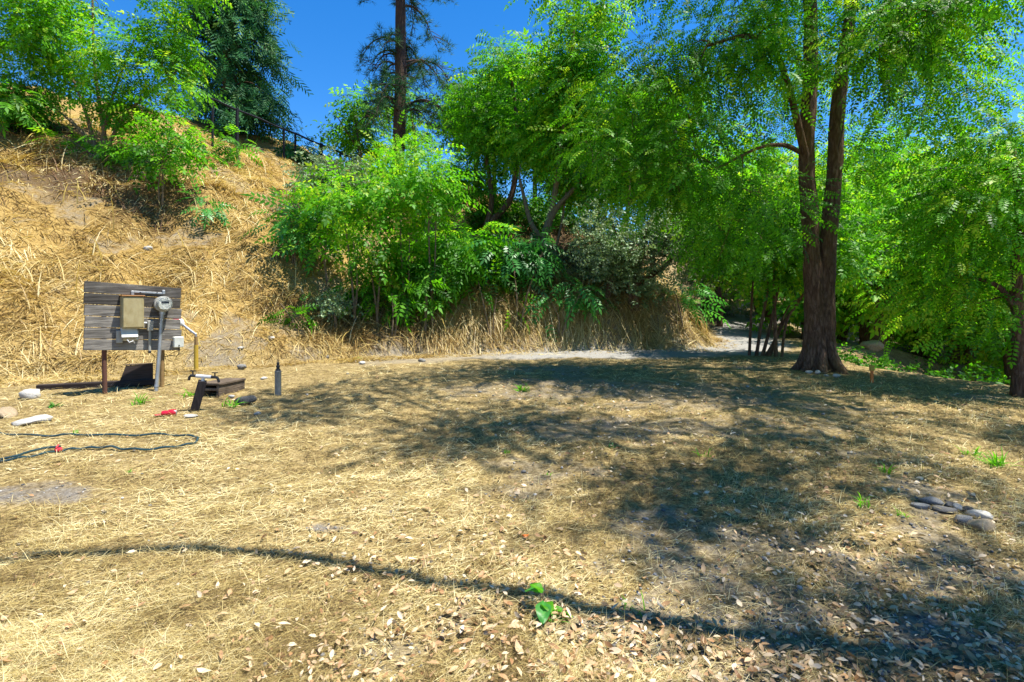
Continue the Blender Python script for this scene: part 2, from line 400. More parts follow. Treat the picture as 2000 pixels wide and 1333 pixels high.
# ------------------------------------------------------------------ dry grass and straw
def blades(P, L, az, pitch, wid, tint, bend=.35, seg=2, sl=None):
    """ribbons: base P, length L, azimuth az, start pitch above ground, drooping"""
    n = len(P); sl = np.zeros(n) if sl is None else sl; V = np.zeros((n, 2 * seg + 1, 3)); d = np.stack([np.cos(az), np.sin(az)], 1); s = np.stack([-np.sin(az), np.cos(az)], 1)
    tw = R.uniform(-1, 1, n)
    pos = P.copy(); pt = pitch.copy()
    for k in range(seg + 1):
        ww = wid * (1 - .75 * k / seg) * .5
        side = np.stack([s[:, 0], s[:, 1], tw * .6], 1)
        if k < seg:
            V[:, 2 * k] = pos - side * ww[:, None]; V[:, 2 * k + 1] = pos + side * ww[:, None]
            st = L / seg
            pos = pos + np.stack([d[:, 0] * np.cos(pt) * st, d[:, 1] * np.cos(pt) * st, np.sin(pt) * st + sl * np.cos(pt) * st], 1); pt = pt - bend
        else: V[:, 2 * seg] = pos
    b = (np.arange(n) * (2 * seg + 1))[:, None]
    Q = [b + np.array([[2 * k, 2 * k + 1, 2 * k + 3, 2 * k + 2]]) for k in range(seg - 1)]
    Tt = b + np.array([[2 * seg - 2, 2 * seg - 1, 2 * seg]])
    return V.reshape(-1, 3), [np.concatenate(Q), Tt] if Q else [Tt], np.repeat(tint, 2 * seg + 1)

def scatter_screen(n, umin, umax, vmin, vmax):
    """points on level ground spread so that their density falls with distance"""
    u = R.uniform(umin, umax, n); v = R.uniform(vmin, vmax, n)
    Y = np.full(n, 4.0)
    for _ in range(12):
        x = (u - 1000) / FPX * Y; z = zg(x, Y, False); Y = np.clip((CAM_H - z) / ((v - HOR) / FPX), 1.2, 14)
    return (u - 1000) / FPX * Y, Y

def straw_field(name, n, vmin, vmax, lmin, lmax, wmul):
    x, y = scatter_screen(n, -60, 2060, vmin, vmax)
    hill, path, bare, duff = zones(x, y)
    cl = fbm(x * 2.6, y * 2.6, 3, 51)
    keep = (R.random(n) > np.clip(bare * 1.7 + path * .75, 0, .97)) & (R.random(n) < .38 + 1.1 * cl) & (x < edge_x(y) + .2)
    x, y, cl = x[keep], y[keep], cl[keep]; m = len(x)
    az = np.where(R.random(m) < .5, .55 + R.normal(0, .45, m), R.uniform(0, 6.283, m)) + np.where(R.random(m) < .5, np.pi, 0)
    L = R.uniform(lmin, lmax, m) * (.7 + .6 * cl); W = wmul * y * R.uniform(.6, 1.4, m)
    up = R.random(m) < .18
    pitch = np.where(up, R.uniform(.35, 1.1, m), R.uniform(-.02, .28, m))
    P = np.stack([x, y, zg(x, y) + R.uniform(0, .018, m)], 1)
    tint = np.clip(.15 + .90 * R.random(m) + (fbm(x * 1.3, y * 1.3, 3, 61) - .5) * .9 + (fbm(x * 7, y * 7, 2, 63) - .5) * .9 - .06 * smooth(-1, 1.5, x), 0, 1)
    V, F, T = blades(P, L, az, pitch, W, tint, .22)
    return link(name, make_mesh(name, V, F, T), M['straw'], None, kind='stuff', label='pale mown straw lying over the level ground', category='dry grass')
straw_field('straw_mat', 165000, 700, 1400, .035, .115, .00085)

def hill_grass(name, n, label, lmin, lmax, pmin, pmax, wk, t0, seed, patch=0.0):
    # the slope is covered roughly evenly as seen from the clearing
    x = R.uniform(-17, 7.5, n * 4); y = R.uniform(4, 23, n * 4)
    d = foot_d(x, y); dist = np.hypot(x, y)
    keep = (d > -.6) & (d < 13) & (np.abs(x) < y * 1.12) & (R.random(n * 4) < np.clip((8.5 / dist) ** 1.3, 0, 1))
    x, y, d = x[keep][:n], y[keep][:n], d[keep][:n]
    hill, path, bare, duff = zones(x, y)
    cl = fbm(x * 1.5, y * 1.5, 3, seed); cl2 = smooth(.42, .62, fbm(x * .7 + 5, y * .7, 3, seed + 4))
    front = smooth(-4, -1.5, x) * (d < 1.8)
    keep = (R.random(len(x)) > np.clip(bare * 1.3 + path * .9, 0, .95)) & (R.random(len(x)) < np.clip(.25 + 1.2 * cl + front - patch * (1 - cl2), 0, 1)) & (R.random(len(x)) > duff * smooth(1.8, 3, d) * .8 * smooth(-2, 0, x))
    x, y, d, cl, cl2 = x[keep], y[keep], d[keep], cl[keep], cl2[keep]; m = len(x)
    e = .2; gx = (zg(x + e, y) - zg(x - e, y)) / (2 * e); gy = (zg(x, y + e) - zg(x, y - e)) / (2 * e)
    down = np.arctan2(-gy, -gx)
    az = down + R.normal(0, .9, m) + (fbm(x * .6, y * .6, 2, 81) - .5) * 3.0
    tall = smooth(.50, .72, fbm(x * 1.1, y * 1.1, 2, 91)) + 1.0 * smooth(-4, -1.5, x) * (d < 1.8) * (d > .1)
    L = R.uniform(lmin, lmax, m) * (.8 + .8 * tall); L = np.where(d < .15, L * .6, L)
    pitch = R.uniform(pmin, pmax, m) + .35 * tall * R.random(m)
    W = wk * np.hypot(x, y) * R.uniform(.6, 1.4, m)
    tint = np.clip(t0 + .75 * R.random(m) + (fbm(x * .8, y * .8, 3, 101) - .5) * 1.3 - .08 * tall, 0, 1)
    sl = gx * np.cos(az) + gy * np.sin(az)
    V, F, T = blades(np.stack([x, y, zg(x, y) - .005], 1), L, az, pitch, W, tint, .30, 2, sl)
    return link(name, make_mesh(name, V, F, T), M['golden'], None, kind='stuff', label=label, category='dry grass')
hill_grass('hillside_grass', 155000, 'golden dry grass matted over the steep hillside', .10, .30, .05, .55, .0011, .12, 71)
hill_grass('grass_mats', 40000, 'long bleached grass combed downhill in loose mats', .28, .60, .08, .30, .0011, .45, 171, .9)

def stray_stalks():
    n = 420; x = R.uniform(-15, 4, n * 6); y = R.uniform(5, 20, n * 6); d = foot_d(x, y); k = (d > -.2) & (d < 9) & (np.abs(x) < y * 1.1)
    x, y = x[k][:n], y[k][:n]; n = len(x)
    V, F, T = blades(np.stack([x, y, zg(x, y)], 1), R.uniform(.4, .95, n), R.uniform(0, 6.28, n), R.uniform(.5, 1.4, n), .0017 * np.hypot(x, y), R.uniform(.7, 1, n), .3, 3)
    return link('stray_stalks', make_mesh('stray_stalks', V, F, T), M['golden'], None, kind='stuff', label='long bleached grass stalks sticking out of the slope', category='grass stalks')
stray_stalks()

# ------------------------------------------------------------------ leaf templates
def frond(pairs, llen, lwid, droop=.3, ang=1.15, tip=True):
    V = []; F = []
    def leaflet(b, d, l, w):
        p = np.array([-d[1], d[0], 0]); n = len(V); V.extend([b, b + d * l * .45 + p * w + [0, 0, -.02], b + d * l + [0, 0, -.22 * l], b + d * l * .45 - p * w + [0, 0, -.02]]); F.append((n, n + 1, n + 2, n + 3))
    for k in range(pairs):
        xx = .18 + .76 * k / max(1, pairs - 1); s = 1 - .35 * abs(k / max(1, pairs - 1) - .45)
        for sg in (-1, 1):
            d = np.array([math.cos(ang), sg * math.sin(ang), 0]); leaflet(np.array([xx, 0, 0.]), d, llen * s, lwid * s)
    if tip: leaflet(np.array([.97, 0, 0.]), np.array([1., 0, 0]), llen, lwid)
    n = len(V); V.extend([np.array(p) for p in [(0, -.006, 0), (0, .006, 0), (1, .003, 0), (1, -.003, 0)]]); F.append((n, n + 1, n + 2, n + 3))
    V = np.array(V, float); V[:, 2] -= droop * V[:, 0] ** 2; return V, np.array(F)

def sprig(nl, llen, lwid, seed):
    r = np.random.default_rng(seed); V = []; F = []
    for k in range(nl):
        xx = (k + .5) / nl; a = r.uniform(0, 6.28); d = np.array([.35, math.cos(a), math.sin(a) * .8]); d /= np.linalg.norm(d)
        p = np.cross(d, r.normal(size=3)); p /= np.linalg.norm(p); b = np.array([xx, 0, 0.]); n = len(V)
        V.extend([b, b + d * llen * .5 + p * lwid, b + d * llen, b + d * llen * .5 - p * lwid]); F.append((n, n + 1, n + 2, n + 3))
    return np.array(V), np.array(F)

def tuft(nn, wid, seed):
    r = np.random.default_rng(seed); V = []; F = []
    for k in range(nn):
        a = r.uniform(0, 6.28); c = r.uniform(.0, .9); d = np.array([c + .1, math.cos(a) * math.sqrt(1 - c * c), math.sin(a) * math.sqrt(1 - c * c)])
        d /= np.linalg.norm(d); p = np.cross(d, r.normal(size=3)); p /= np.linalg.norm(p); n = len(V); L = r.uniform(.7, 1)
        V.extend([p * wid, -p * wid, d * L - p * wid * .3, d * L + p * wid * .3]); F.append((n, n + 1, n + 2, n + 3))
    return np.array(V), np.array(F)

def spray(seed):
    r = np.random.default_rng(seed); V = []; F = []
    for k in range(11):
        xx = k / 11; sg = 1 if k % 2 else -1; l = .42 * (1 - .5 * xx); d = np.array([.75, sg * .65, -.25 + r.uniform(-.15, .15)]); d /= np.linalg.norm(d)
        p = np.cross(d, [0, 0, 1.]) + r.normal(size=3) * .3; p /= np.linalg.norm(p); b = np.array([xx, 0, -.35 * xx * xx]); n = len(V)
        V.extend([b - p * .02, b + p * .02, b + d * l * .6 + p * .055, b + d * l - p * .01]); F.append((n, n + 1, n + 2, n + 3))
    return np.array(V), np.array(F)

TPL = dict(locust=frond(6, .19, .052, .30), locust_mid=frond(4, .27, .078, .3), locust_far=frond(3, .36, .11, .3), ail=frond(5, .36, .075, .45, 1.2),
           oak=sprig(9, .36, .10, 4), shrub=sprig(9, .42, .11, 5), tuft=tuft(10, .026, 2), spray=spray(3))

def instance(tpl, P, D, S, tint, roll=.5, jitter=.12):
    """copies of a leaf template along directions D"""
    TV, TF_ = TPL[tpl]; n = len(P)
    D = D / (np.linalg.norm(D, axis=1)[:, None] + 1e-9)
    up = np.array([0, 0, 1.]) + R.normal(0, roll, (n, 3)); Yv = np.cross(up, D); Yv /= np.linalg.norm(Yv, axis=1)[:, None] + 1e-9; Z = np.cross(D, Yv)
    V = P[:, None, :] + S[:, None, None] * (TV[None, :, 0:1] * D[:, None, :] + TV[None, :, 1:2] * Yv[:, None, :] + TV[None, :, 2:3] * Z[:, None, :])
    k = len(TV); F = (np.arange(n) * k)[:, None, None] + TF_[None]
    T = np.repeat(tint, k) + np.repeat(R.normal(0, jitter, (n, k // 4 + 1)), 4, axis=1)[:, :k].ravel()
    return V.reshape(-1, 3), F.reshape(-1, TF_.shape[1]), np.clip(T, 0, 1)

def sub_clump(x, y, z, f, seed):
    return np.sin(x * f + seed) * np.sin(y * f * 1.1 + seed * 2.3) + np.sin(z * f * 1.3 + seed * 1.7) * np.sin((x + y) * f * .7 + seed)

def tree(name, label, cat, base, stems, blobs, leaf='locust', nf=40, spread=.32, flen=.26, leafmat='locust', barkmat='bark', group=None, droop=.35,
         twig=.010, seed=1, gap=-.25, rough=.16, trunk_n=12, tint0=.45, inner=.0, flat=.75, fine=7, roots=()):
    """stems: [(points, radii)], blobs: [(centre, radii, clusters)] -> Empty > trunk (each stem), branchwork, crown"""
    r = np.random.default_rng(seed); base = np.asarray(base, float); root = thing(name, label, cat, tuple(base), 0, group)
    nodes = []; nrad = []
    for i, (pts, rad) in enumerate(stems):
        pts = np.asarray(pts, float); m = fine; C = spline(pts, m); rr = np.interp(np.arange(len(C)) / m, np.arange(len(pts)), rad)
        V, F = tube_arrays(C - base, rr, trunk_n, rough, seed + i)
        link('trunk', make_mesh('trunk', V, F, None, True), M[barkmat], root)
        z0 = C[0][2]; k0 = max(1, int(len(C) * .3)); nodes.append(C[k0:]); nrad.append(rr[k0:])
    for pts, rad in roots:
        C = spline(np.array(pts), 5); V, F = tube_arrays(C - base, np.interp(np.arange(len(C)) / 5, np.arange(len(pts)), rad), 12, .2, seed + 9); link('root', make_mesh('root', V, F, None, True), M[barkmat], root)
    nodes = np.concatenate(nodes); nrad = np.concatenate(nrad)
    BV, BF, nb = [], [], 0; LP, LD, LT = [], [], []
    Cc = []
    for c, rad, k in blobs:
        c = np.asarray(c, float); rad = np.asarray(rad, float); got = 0; tries = 0
        while got < k and tries < k * 12:
            tries += 1; q = r.normal(size=3); q /= np.linalg.norm(q); q *= (inner + (1 - inner) * r.random()) ** .42; p = c + q * rad
            if sub_clump(*(p), 1.6 / max(.5, min(rad)) ** .5, seed) < gap: continue
            if p[2] < float(zg(p[0:1] if root is None else np.array([p[0]]), np.array([p[1]]), False)[0]) + .15: continue
            Cc.append(p); got += 1
    Cc = np.array(Cc); order = np.argsort(np.min(np.linalg.norm(Cc[:, None] - nodes[None], axis=2), axis=1))
    for j in order:
        p = Cc[j]; dv = p[None] - nodes; dist = np.linalg.norm(dv, axis=1) + np.clip(-(dv[:, 2]), 0, None) * .5
        k = int(np.argmin(dist)); a = nodes[k]; L = np.linalg.norm(p - a)
        r0 = min(nrad[k] * .75, .35 * twig + .011 * L + twig * .7); mid = (a + p) / 2 + np.array([0, 0, .12 * L]) + r.normal(0, .06 * L, 3)
        C = spline(np.array([a, mid, p]), 3); rr = np.linspace(r0, twig * .35, len(C))
        V, F = tube_arrays(C - base, rr, 4); BV.append(V); BF.append(F + nb); nb += len(V)
        nodes = np.vstack([nodes, C[2:]]); nrad = np.concatenate([nrad, rr[2:]])
        out = (p - a) / (L + 1e-6); n = int(nf * r.uniform(.6, 1.4))
        off = r.normal(0, 1, (n, 3)) * spread * np.array([1, 1, flat]); P = p + off
        D = off / (np.linalg.norm(off, axis=1)[:, None] + 1e-6) + out * .5 + r.normal(0, .35, (n, 3)); D[:, 2] = D[:, 2] * .6 - droop
        LP.append(P); LD.append(D); LT.append(np.clip(tint0 + r.normal(0, .22) + r.normal(0, .15, n), 0, 1))
        if r.random() < .6:
            for q in range(2):
                e = P[r.integers(n)]; C2 = np.array([p * .6 + a * .4 if q == 0 else p, (p + e) / 2 + [0, 0, .04], e]); V, F = tube_arrays(C2 - base, [twig * .45, twig * .35, twig * .2], 4); BV.append(V); BF.append(F + nb); nb += len(V)
    LP = np.concatenate(LP); LD = np.concatenate(LD); LT = np.concatenate(LT)
    link('branchwork', make_mesh('branchwork', np.concatenate(BV), np.concatenate(BF), None, True), M[barkmat], root, kind='stuff')
    V, F, T = instance(leaf, LP - base, LD, flen * r.uniform(.55, 1.35, len(LP)), LT)
    link('crown', make_mesh('crown', V, F, T), M[leafmat], root, kind='stuff')
    return root

def copy_tree(src, loc, rz, s, label=None, group=None):
    o = src.copy(); COL.objects.link(o); o.location = loc; o.rotation_euler = (0, 0, rz); o.scale = (s, s, s)
    if label: o['label'] = label
    if group: o['group'] = group
    for ch in [c for c in bpy.data.objects if c.parent == src]:
        k = ch.copy(); COL.objects.link(k); k.parent = o
    return o

def PX(l, Y):   # polyline of picture points at depth Y (or with own depth)
    return [at(p[0], p[1], p[2] if len(p) > 2 else Y) for p in l]
def BL(u, v, Y, ru, rv, ry, k):
    return (at(u, v, Y), (ru / FPX * Y, ry, rv / FPX * Y), k)

#TREES
# ---- the big two-stemmed locust beside the level ground
tb = on(4.55, 7.6)
Y0 = 7.6
tree('locust_tree', 'tall locust tree with two thick bark-furrowed trunks joined at the base', 'tree', tb, [
    ([tb + [-.03, 0, -.15], at(1590, 690, Y0), at(1590, 600, Y0), at(1583, 450, Y0), at(1575, 300, Y0), at(1583, 150, Y0), at(1582, 0, Y0), at(1572, -250, Y0), at(1560, -500, Y0)], [.20, .150, .128, .112, .102, .094, .084, .065, .035]),
    ([tb + [.13, .03, -.15], at(1611, 690, Y0), at(1612, 600, Y0), at(1618, 480, Y0), at(1630, 330, Y0), at(1638, 200, Y0), at(1660, 30, Y0), at(1690, -220, Y0), at(1720, -480, Y0)], [.18, .145, .125, .110, .102, .094, .080, .06, .035]),
    ([at(1577, 330, Y0), at(1560, 250, Y0 - .1), at(1540, 170, Y0 - .2), at(1510, 95, Y0 - .3), at(1460, 70, Y0 - .6), at(1380, 90, Y0 - 1)], [.055, .05, .044, .036, .028, .018]),
    ([at(1568, 300, Y0), at(1530, 284, Y0 - .2), at(1480, 290, Y0 - .5), at(1400, 330, Y0 - .9)], [.035, .03, .022, .014]),
    ([at(1650, 120, Y0), at(1690, 60, Y0 - .2), at(1780, -40, Y0 - .8), at(1900, -160, Y0 - 1.6)], [.07, .055, .045, .03]),
    ], [BL(1320, 330, 6.9, 220, 130, .9, 34), BL(1230, 170, 7.0, 180, 120, .9, 22), BL(1430, 190, 7.2, 130, 140, .9, 24), BL(1500, 110, 7.1, 70, 60, .5, 8), BL(1470, 420, 7.3, 110, 85, .6, 11),
        BL(1560, 60, 8.3, 150, 100, .9, 16), BL(1670, 300, 8.4, 110, 120, .8, 11), BL(1800, 90, 6.0, 190, 95, .9, 26), BL(1930, 10, 5.3, 150, 95, .8, 16),
        BL(1400, -150, 6.9, 330, 150, 1.4, 38), BL(1750, -180, 6.6, 300, 150, 1.4, 30), BL(1550, -420, 7.4, 380, 200, 1.8, 50), BL(1120, -60, 6.6, 130, 110, .8, 7),
        ((1.5, 4.6, 5.9), (1.5, .7, .7), 16), ((3.0, 4.0, 6.0), (1.6, .7, .7), 16), ((.9, 5.6, 6.4), (1.3, .8, .8), 12), ((4.6, 4.0, 6.2), (1.5, .8, .8), 16), ((.2, 5.0, 6.0), (.9, .6, .5), 8), BL(1780, 70, 7.0, 140, 70, .7, 12), BL(1880, 140, 6.3, 110, 50, .6, 8), BL(1530, 220, 9.0, 90, 90, .6, 10), BL(1610, 110, 9.0, 80, 80, .6, 8), BL(1720, 240, 8.8, 90, 80, .6, 9)],
    'locust', 34, .26, .26, 'locust', 'bark', None, .42, .010, 11, .12, .24, 40, .52, fine=14,
    roots=[([tb + [q[0] * .08, q[1] * .06, .55], tb + [q[0] * .19, q[1] * .17, .16], tb + [q[0] * .36, q[1] * .34, -.05]], [.08, .075, .03]) for q in ((-1, -.5), (-.3, -1), (.7, -.9), (1.2, -.1), (-1.1, .3))])

# ---- tree behind the viewer: its long bough throws the curved shadow over the straw
tz = on(7.4, .7)
BOUGH = np.array([(6.6, .75, 4.3), (5.1, 1.0, 4.75), (3.72, 1.40, 5.0), (1.95, 1.85, 5.05), (.72, 2.22, 5.0), (-.38, 2.15, 5.05), (-1.45, 2.0, 5.2)])
tree('locust_tree', 'locust tree with a long bare bough reaching over the straw beside the camera', 'tree', tz, [
    ([tz + [0, 0, -.1], tz + [-.1, 0, 1.6], tz + [-.35, .1, 3.4], tz + [-.1, .4, 5.6], tz + [.1, .6, 7.6]], [.24, .18, .15, .10, .04]),
    ([tz + [-.33, .1, 3.3]] + list(BOUGH), [.08, .068, .058, .05, .044, .038, .030, .015])],
    [((4.8, 2.2, 6.4), (1.9, 1.1, .9), 17), ((6.0, 3.5, 6.8), (1.9, 1.1, 1.1), 22), ((3.8, 2.9, 6.6), (1.3, .9, .8), 11), ((4.9, 1.1, 5.8), (1.8, .45, .6), 14), ((3.3, 1.5, 5.9), (.9, .4, .4), 6), ((7.4, 1.7, 7), (1.6, 1.6, 1.4), 8)],
    'locust_mid', 38, .17, .24, 'locust', 'bark', None, .35, .010, 5, .15)

# ---- slender tree at the right hand edge of the level ground
b = on(5.95, 6.02)
tree('locust_tree', 'slender single-stemmed locust tree at the edge of the bank', 'tree', b, [
    ([b + [0, 0, -.1], at(1990, 700, 6.02), at(1985, 560, 6.05), at(1992, 430, 6.1), at(1985, 340, 6.2), at(1975, 270, 6.3)], [.08, .066, .06, .052, .04, .022]),
    ([at(1988, 610, 6.03), at(1950, 560, 6.1), at(1890, 540, 6.3)], [.035, .028, .015])],
    [BL(1930, 430, 6.4, 110, 130, .8, 36), BL(1965, 290, 6.4, 80, 60, .7, 16), BL(1890, 560, 6.6, 90, 60, .6, 16), BL(2080, 430, 6.0, 110, 150, .8, 14)],
    'locust', 40, .30, .25, 'sapling', 'bark', None, .4, .008, 21, -.15, .16, 14, .62)

# ---- locusts on the low ground to the right and beyond the bend
def bush_tree(x, y, hgt, seed, label, group, leafmat='sapling', rad=2.0, k=.66, leaf='locust_far', lo=.16, tint0=.72):
    b = on(x, y); r = np.random.default_rng(seed)
    st = []
    for i in range(r.integers(2, 4)):
        a = r.uniform(0, 6.28); t = b + [math.cos(a) * rad * .35, math.sin(a) * rad * .35, hgt * .72]; m1 = (b + t) / 2 + r.normal(0, .12, 3) + [0, 0, .2]
        st.append(([b + r.normal(0, .08, 3) * [1, 1, 0] + [0, 0, -.1], m1, t], [.12, .085, .03]))
    bl = [(b + [0, 0, hgt * .72], (rad * .8, rad * .8, hgt * .26), int(34 * k)), (b + [rad * .35, -rad * .2, hgt * .42], (rad * .85, rad * .85, hgt * .24), int(34 * k)),
          (b + [-rad * .5, -rad * .3, hgt * .45], (rad * .7, rad * .7, hgt * .24), int(26 * k)), (b + [0, -rad * .3, hgt * lo + .3], (rad, rad * .8, hgt * .12), int(6 * k))]
    return tree('locust_tree', label, 'tree', b, st, bl, leaf, 38, .29, .34, leafmat, 'bark', group, .35, .011, seed, -.2, .1, 8, tint0)
def low(u, Y): return (u - 1000) / FPX * Y, Y
GB = 'locust trees beyond the bank'; LB = 'bushy bright green locust tree on the low ground beyond the bank'; LB2 = 'taller deep green locust tree on the low ground beyond the bank'; LB3 = 'broad many-stemmed locust tree standing farther back beyond the bank'; LL = [LB, LB2, LB3]
pA = bush_tree(*low(1720, 13.0), 5.3, 31, LB, GB); pB = bush_tree(*low(1880, 14.2), 6.3, 32, LB2, GB, 'locust', 2.3, .9, tint0=.78)
pC = bush_tree(*low(1700, 18.5), 7.6, 33, LB3, GB, 'sapling', 2.6, .9)
for i, (u, Y, s, a) in enumerate([(1985, 12.2, .95, 1.1), (1800, 17.5, 1.15, 2.4), (1930, 19.5, 1.35, .7), (2080, 15.5, 1.2, 3.9), (1640, 23, 1.15, 5.1), (1560, 25, 1.25, 2.0), (1760, 25, 1.5, .2),
                                  (1480, 24, 1.1, 4.2), (1400, 22, 1.0, .5), (2050, 26, 1.7, 2.9), (1530, 31, 1.5, 3.3), (1570, 17, 1.0, 1.2), (1690, 16, 1.25, 3.6), (1800, 18.5, 1.35, 5.2), (1640, 17.5, 1.3, .9)]):
    x, y = low(u, Y); copy_tree([pA, pB, pC][i % 3], tuple(on(x, y)), a, s * (1, .88, .8)[i % 3], LL[i % 3], GB)

# ---- clump of thin stems beside the path
b = at(1495, 700, 9.9); b = on(b[0], b[1])
def stem(pts, Y, r0, r1): P = PX(pts, Y); return (P, list(np.linspace(r0, r1, len(P))))
tree('sapling_clump', 'clump of thin leaning dark stems sprouting beside the path', 'tree', b, [
    stem([(1463, 703), (1466, 640), (1470, 560), (1480, 470)], 10, .032, .016), stem([(1476, 704), (1486, 640), (1500, 560), (1505, 470)], 9.9, .036, .018),
    stem([(1486, 706), (1504, 640), (1520, 560), (1535, 470)], 9.8, .036, .018), stem([(1498, 708), (1525, 640), (1560, 590), (1600, 520)], 9.7, .040, .016),
    stem([(1516, 710), (1514, 640), (1512, 560), (1518, 440)], 9.6, .042, .02), stem([(1526, 712), (1532, 650), (1545, 610), (1580, 560)], 9.6, .03, .014), stem([(1490, 705), (1515, 660), (1540, 600), (1575, 575)], 10, .028, .012)],
    [BL(1490, 470, 9.8, 100, 60, .9, 34), BL(1570, 500, 9.8, 90, 60, .9, 24), BL(1430, 430, 10, 60, 60, .7, 12), BL(1560, 390, 10, 100, 60, .9, 18)], 'locust_mid', 36, .26, .28, 'locust', 'bark', None, .35, .008, 41, -.2, .1, 8, .5)

# ---- trees on the wooded bank
def bank_tree(name, label, base_px, stems, blobs, leaf, mat, nf=36, spread=.27, flen=.31, seed=1, barkm='bark', cat='tree', droop=.3, tint0=.45, group=None, gap=-.2, r0=.07, dY=0.0, twig=.009, flat=.75):
    b = gp(*base_px); Y = b[1] + dY; st = []
    for i, pts in enumerate(stems):
        P = [b + [(.05 * i), 0, -.12]] + [at(u, v, Y) for u, v in pts]; st.append((P, list(np.linspace(r0, r0 * .35, len(P)))))
    return tree(name, label, cat, b, st, [BL(u, v, Y + (q[5] if len(q) > 5 else 0), q[0], q[1], q[2], q[3]) if False else BL(u, v, Y + dy, ru, rv, ry, k) for (u, v, ru, rv, ry, k, dy) in blobs for q in [0]],
                leaf, nf, spread, flen, mat, barkm, group, droop, twig, seed, gap, .1, 9, tint0, flat=flat)
bank_tree('locust_tree', 'locust tree with a dark leaning trunk on the wooded bank', (935, 478), [[(955, 440), (1000, 380), (1010, 260), (1000, 160)], [(950, 445), (960, 380), (940, 260)]],
          [(985, 240, 90, 95, .9, 46, 0), (930, 200, 50, 60, .8, 18, .5), (1000, 150, 55, 45, .8, 16, 0), (960, 350, 75, 45, .7, 18, .5)], 'locust_mid', 'sapling', seed=51, r0=.12)
bank_tree('locust_tree', 'tall locust tree with a pale crooked limb on the wooded bank', (1040, 548), [[(1060, 470), (1080, 400), (1095, 300), (1110, 180), (1120, 60)], [(1058, 480), (1035, 430), (1015, 350)], [(1075, 430), (1120, 370), (1180, 300)]],
          [(1110, 130, 80, 95, .9, 44, .3), (1060, 220, 70, 85, .8, 30, .3), (1150, 260, 95, 75, .9, 34, .7), (1150, 20, 60, 60, .8, 14, .3), (1090, 330, 85, 50, .7, 18, .8)], 'locust_mid', 'locust', seed=52, r0=.10, barkm='bark_pale', tint0=.6)
bank_tree('locust_tree', 'thin locust tree with a straight pale stem on the wooded bank', (1072, 550), [[(1085, 490), (1098, 430), (1110, 340)]],
          [(1130, 350, 70, 60, .9, 18, .3), (1090, 300, 60, 50, .8, 12, .3)], 'locust_mid', 'locust', seed=53, r0=.05, barkm='bark_pale', tint0=.6)
bank_tree('locust_tree', 'locust tree with a long brown trunk slanting over the bank foot', (1180, 592), [[(1205, 500), (1225, 410), (1265, 330), (1310, 240)], [(1200, 520), (1225, 430), (1230, 340)]],
          [(1270, 260, 105, 85, .9, 36, .9), (1330, 350, 100, 60, .8, 26, 1.0), (1220, 340, 65, 50, .7, 16, .9)], 'locust_mid', 'sapling', seed=54, r0=.06, tint0=.4)
bank_tree('oak_tree', 'grey-green live oak with small stiff leaves on the wooded bank', (1235, 600), [[(1230, 540), (1210, 480), (1190, 420)], [(1245, 540), (1260, 470), (1280, 400)], [(1240, 560), (1300, 520), (1330, 470)]],
          [(1230, 460, 90, 65, .6, 34, -.3), (1300, 500, 80, 65, .6, 30, -.3), (1190, 520, 60, 40, .5, 12, 0), (1260, 550, 90, 30, .4, 10, 0)], 'oak', 'oak', 46, .25, .17, 55, droop=.1, r0=.09, gap=-.3)
bank_tree('oak_tree', 'pale grey-green live oak at the end of the bank by the bend', (1375, 615), [[(1370, 560), (1360, 500), (1350, 430)], [(1385, 560), (1400, 500), (1420, 430)]],
          [(1380, 480, 70, 65, .7, 34, -.6), (1420, 540, 55, 55, .7, 24, -.3), (1350, 555, 60, 40, .6, 16, -.5), (1400, 605, 65, 26, .5, 12, 0)], 'oak', 'oak', 46, .25, .17, 56, droop=.1, r0=.09, tint0=.58, gap=-.3)
bank_tree('locust_tree', 'locust tree with a high crown behind the oaks', (1400, 560), [[(1400, 450), (1390, 330), (1400, 220)], [(1400, 440), (1450, 330)]],
          [(1400, 260, 120, 100, 1.5, 40, .5), (1480, 330, 110, 90, 1.5, 34, .5), (1330, 190, 90, 70, 1.2, 20, .5)], 'locust_mid', 'sapling', seed=57, r0=.10, dY=.8, tint0=.5)
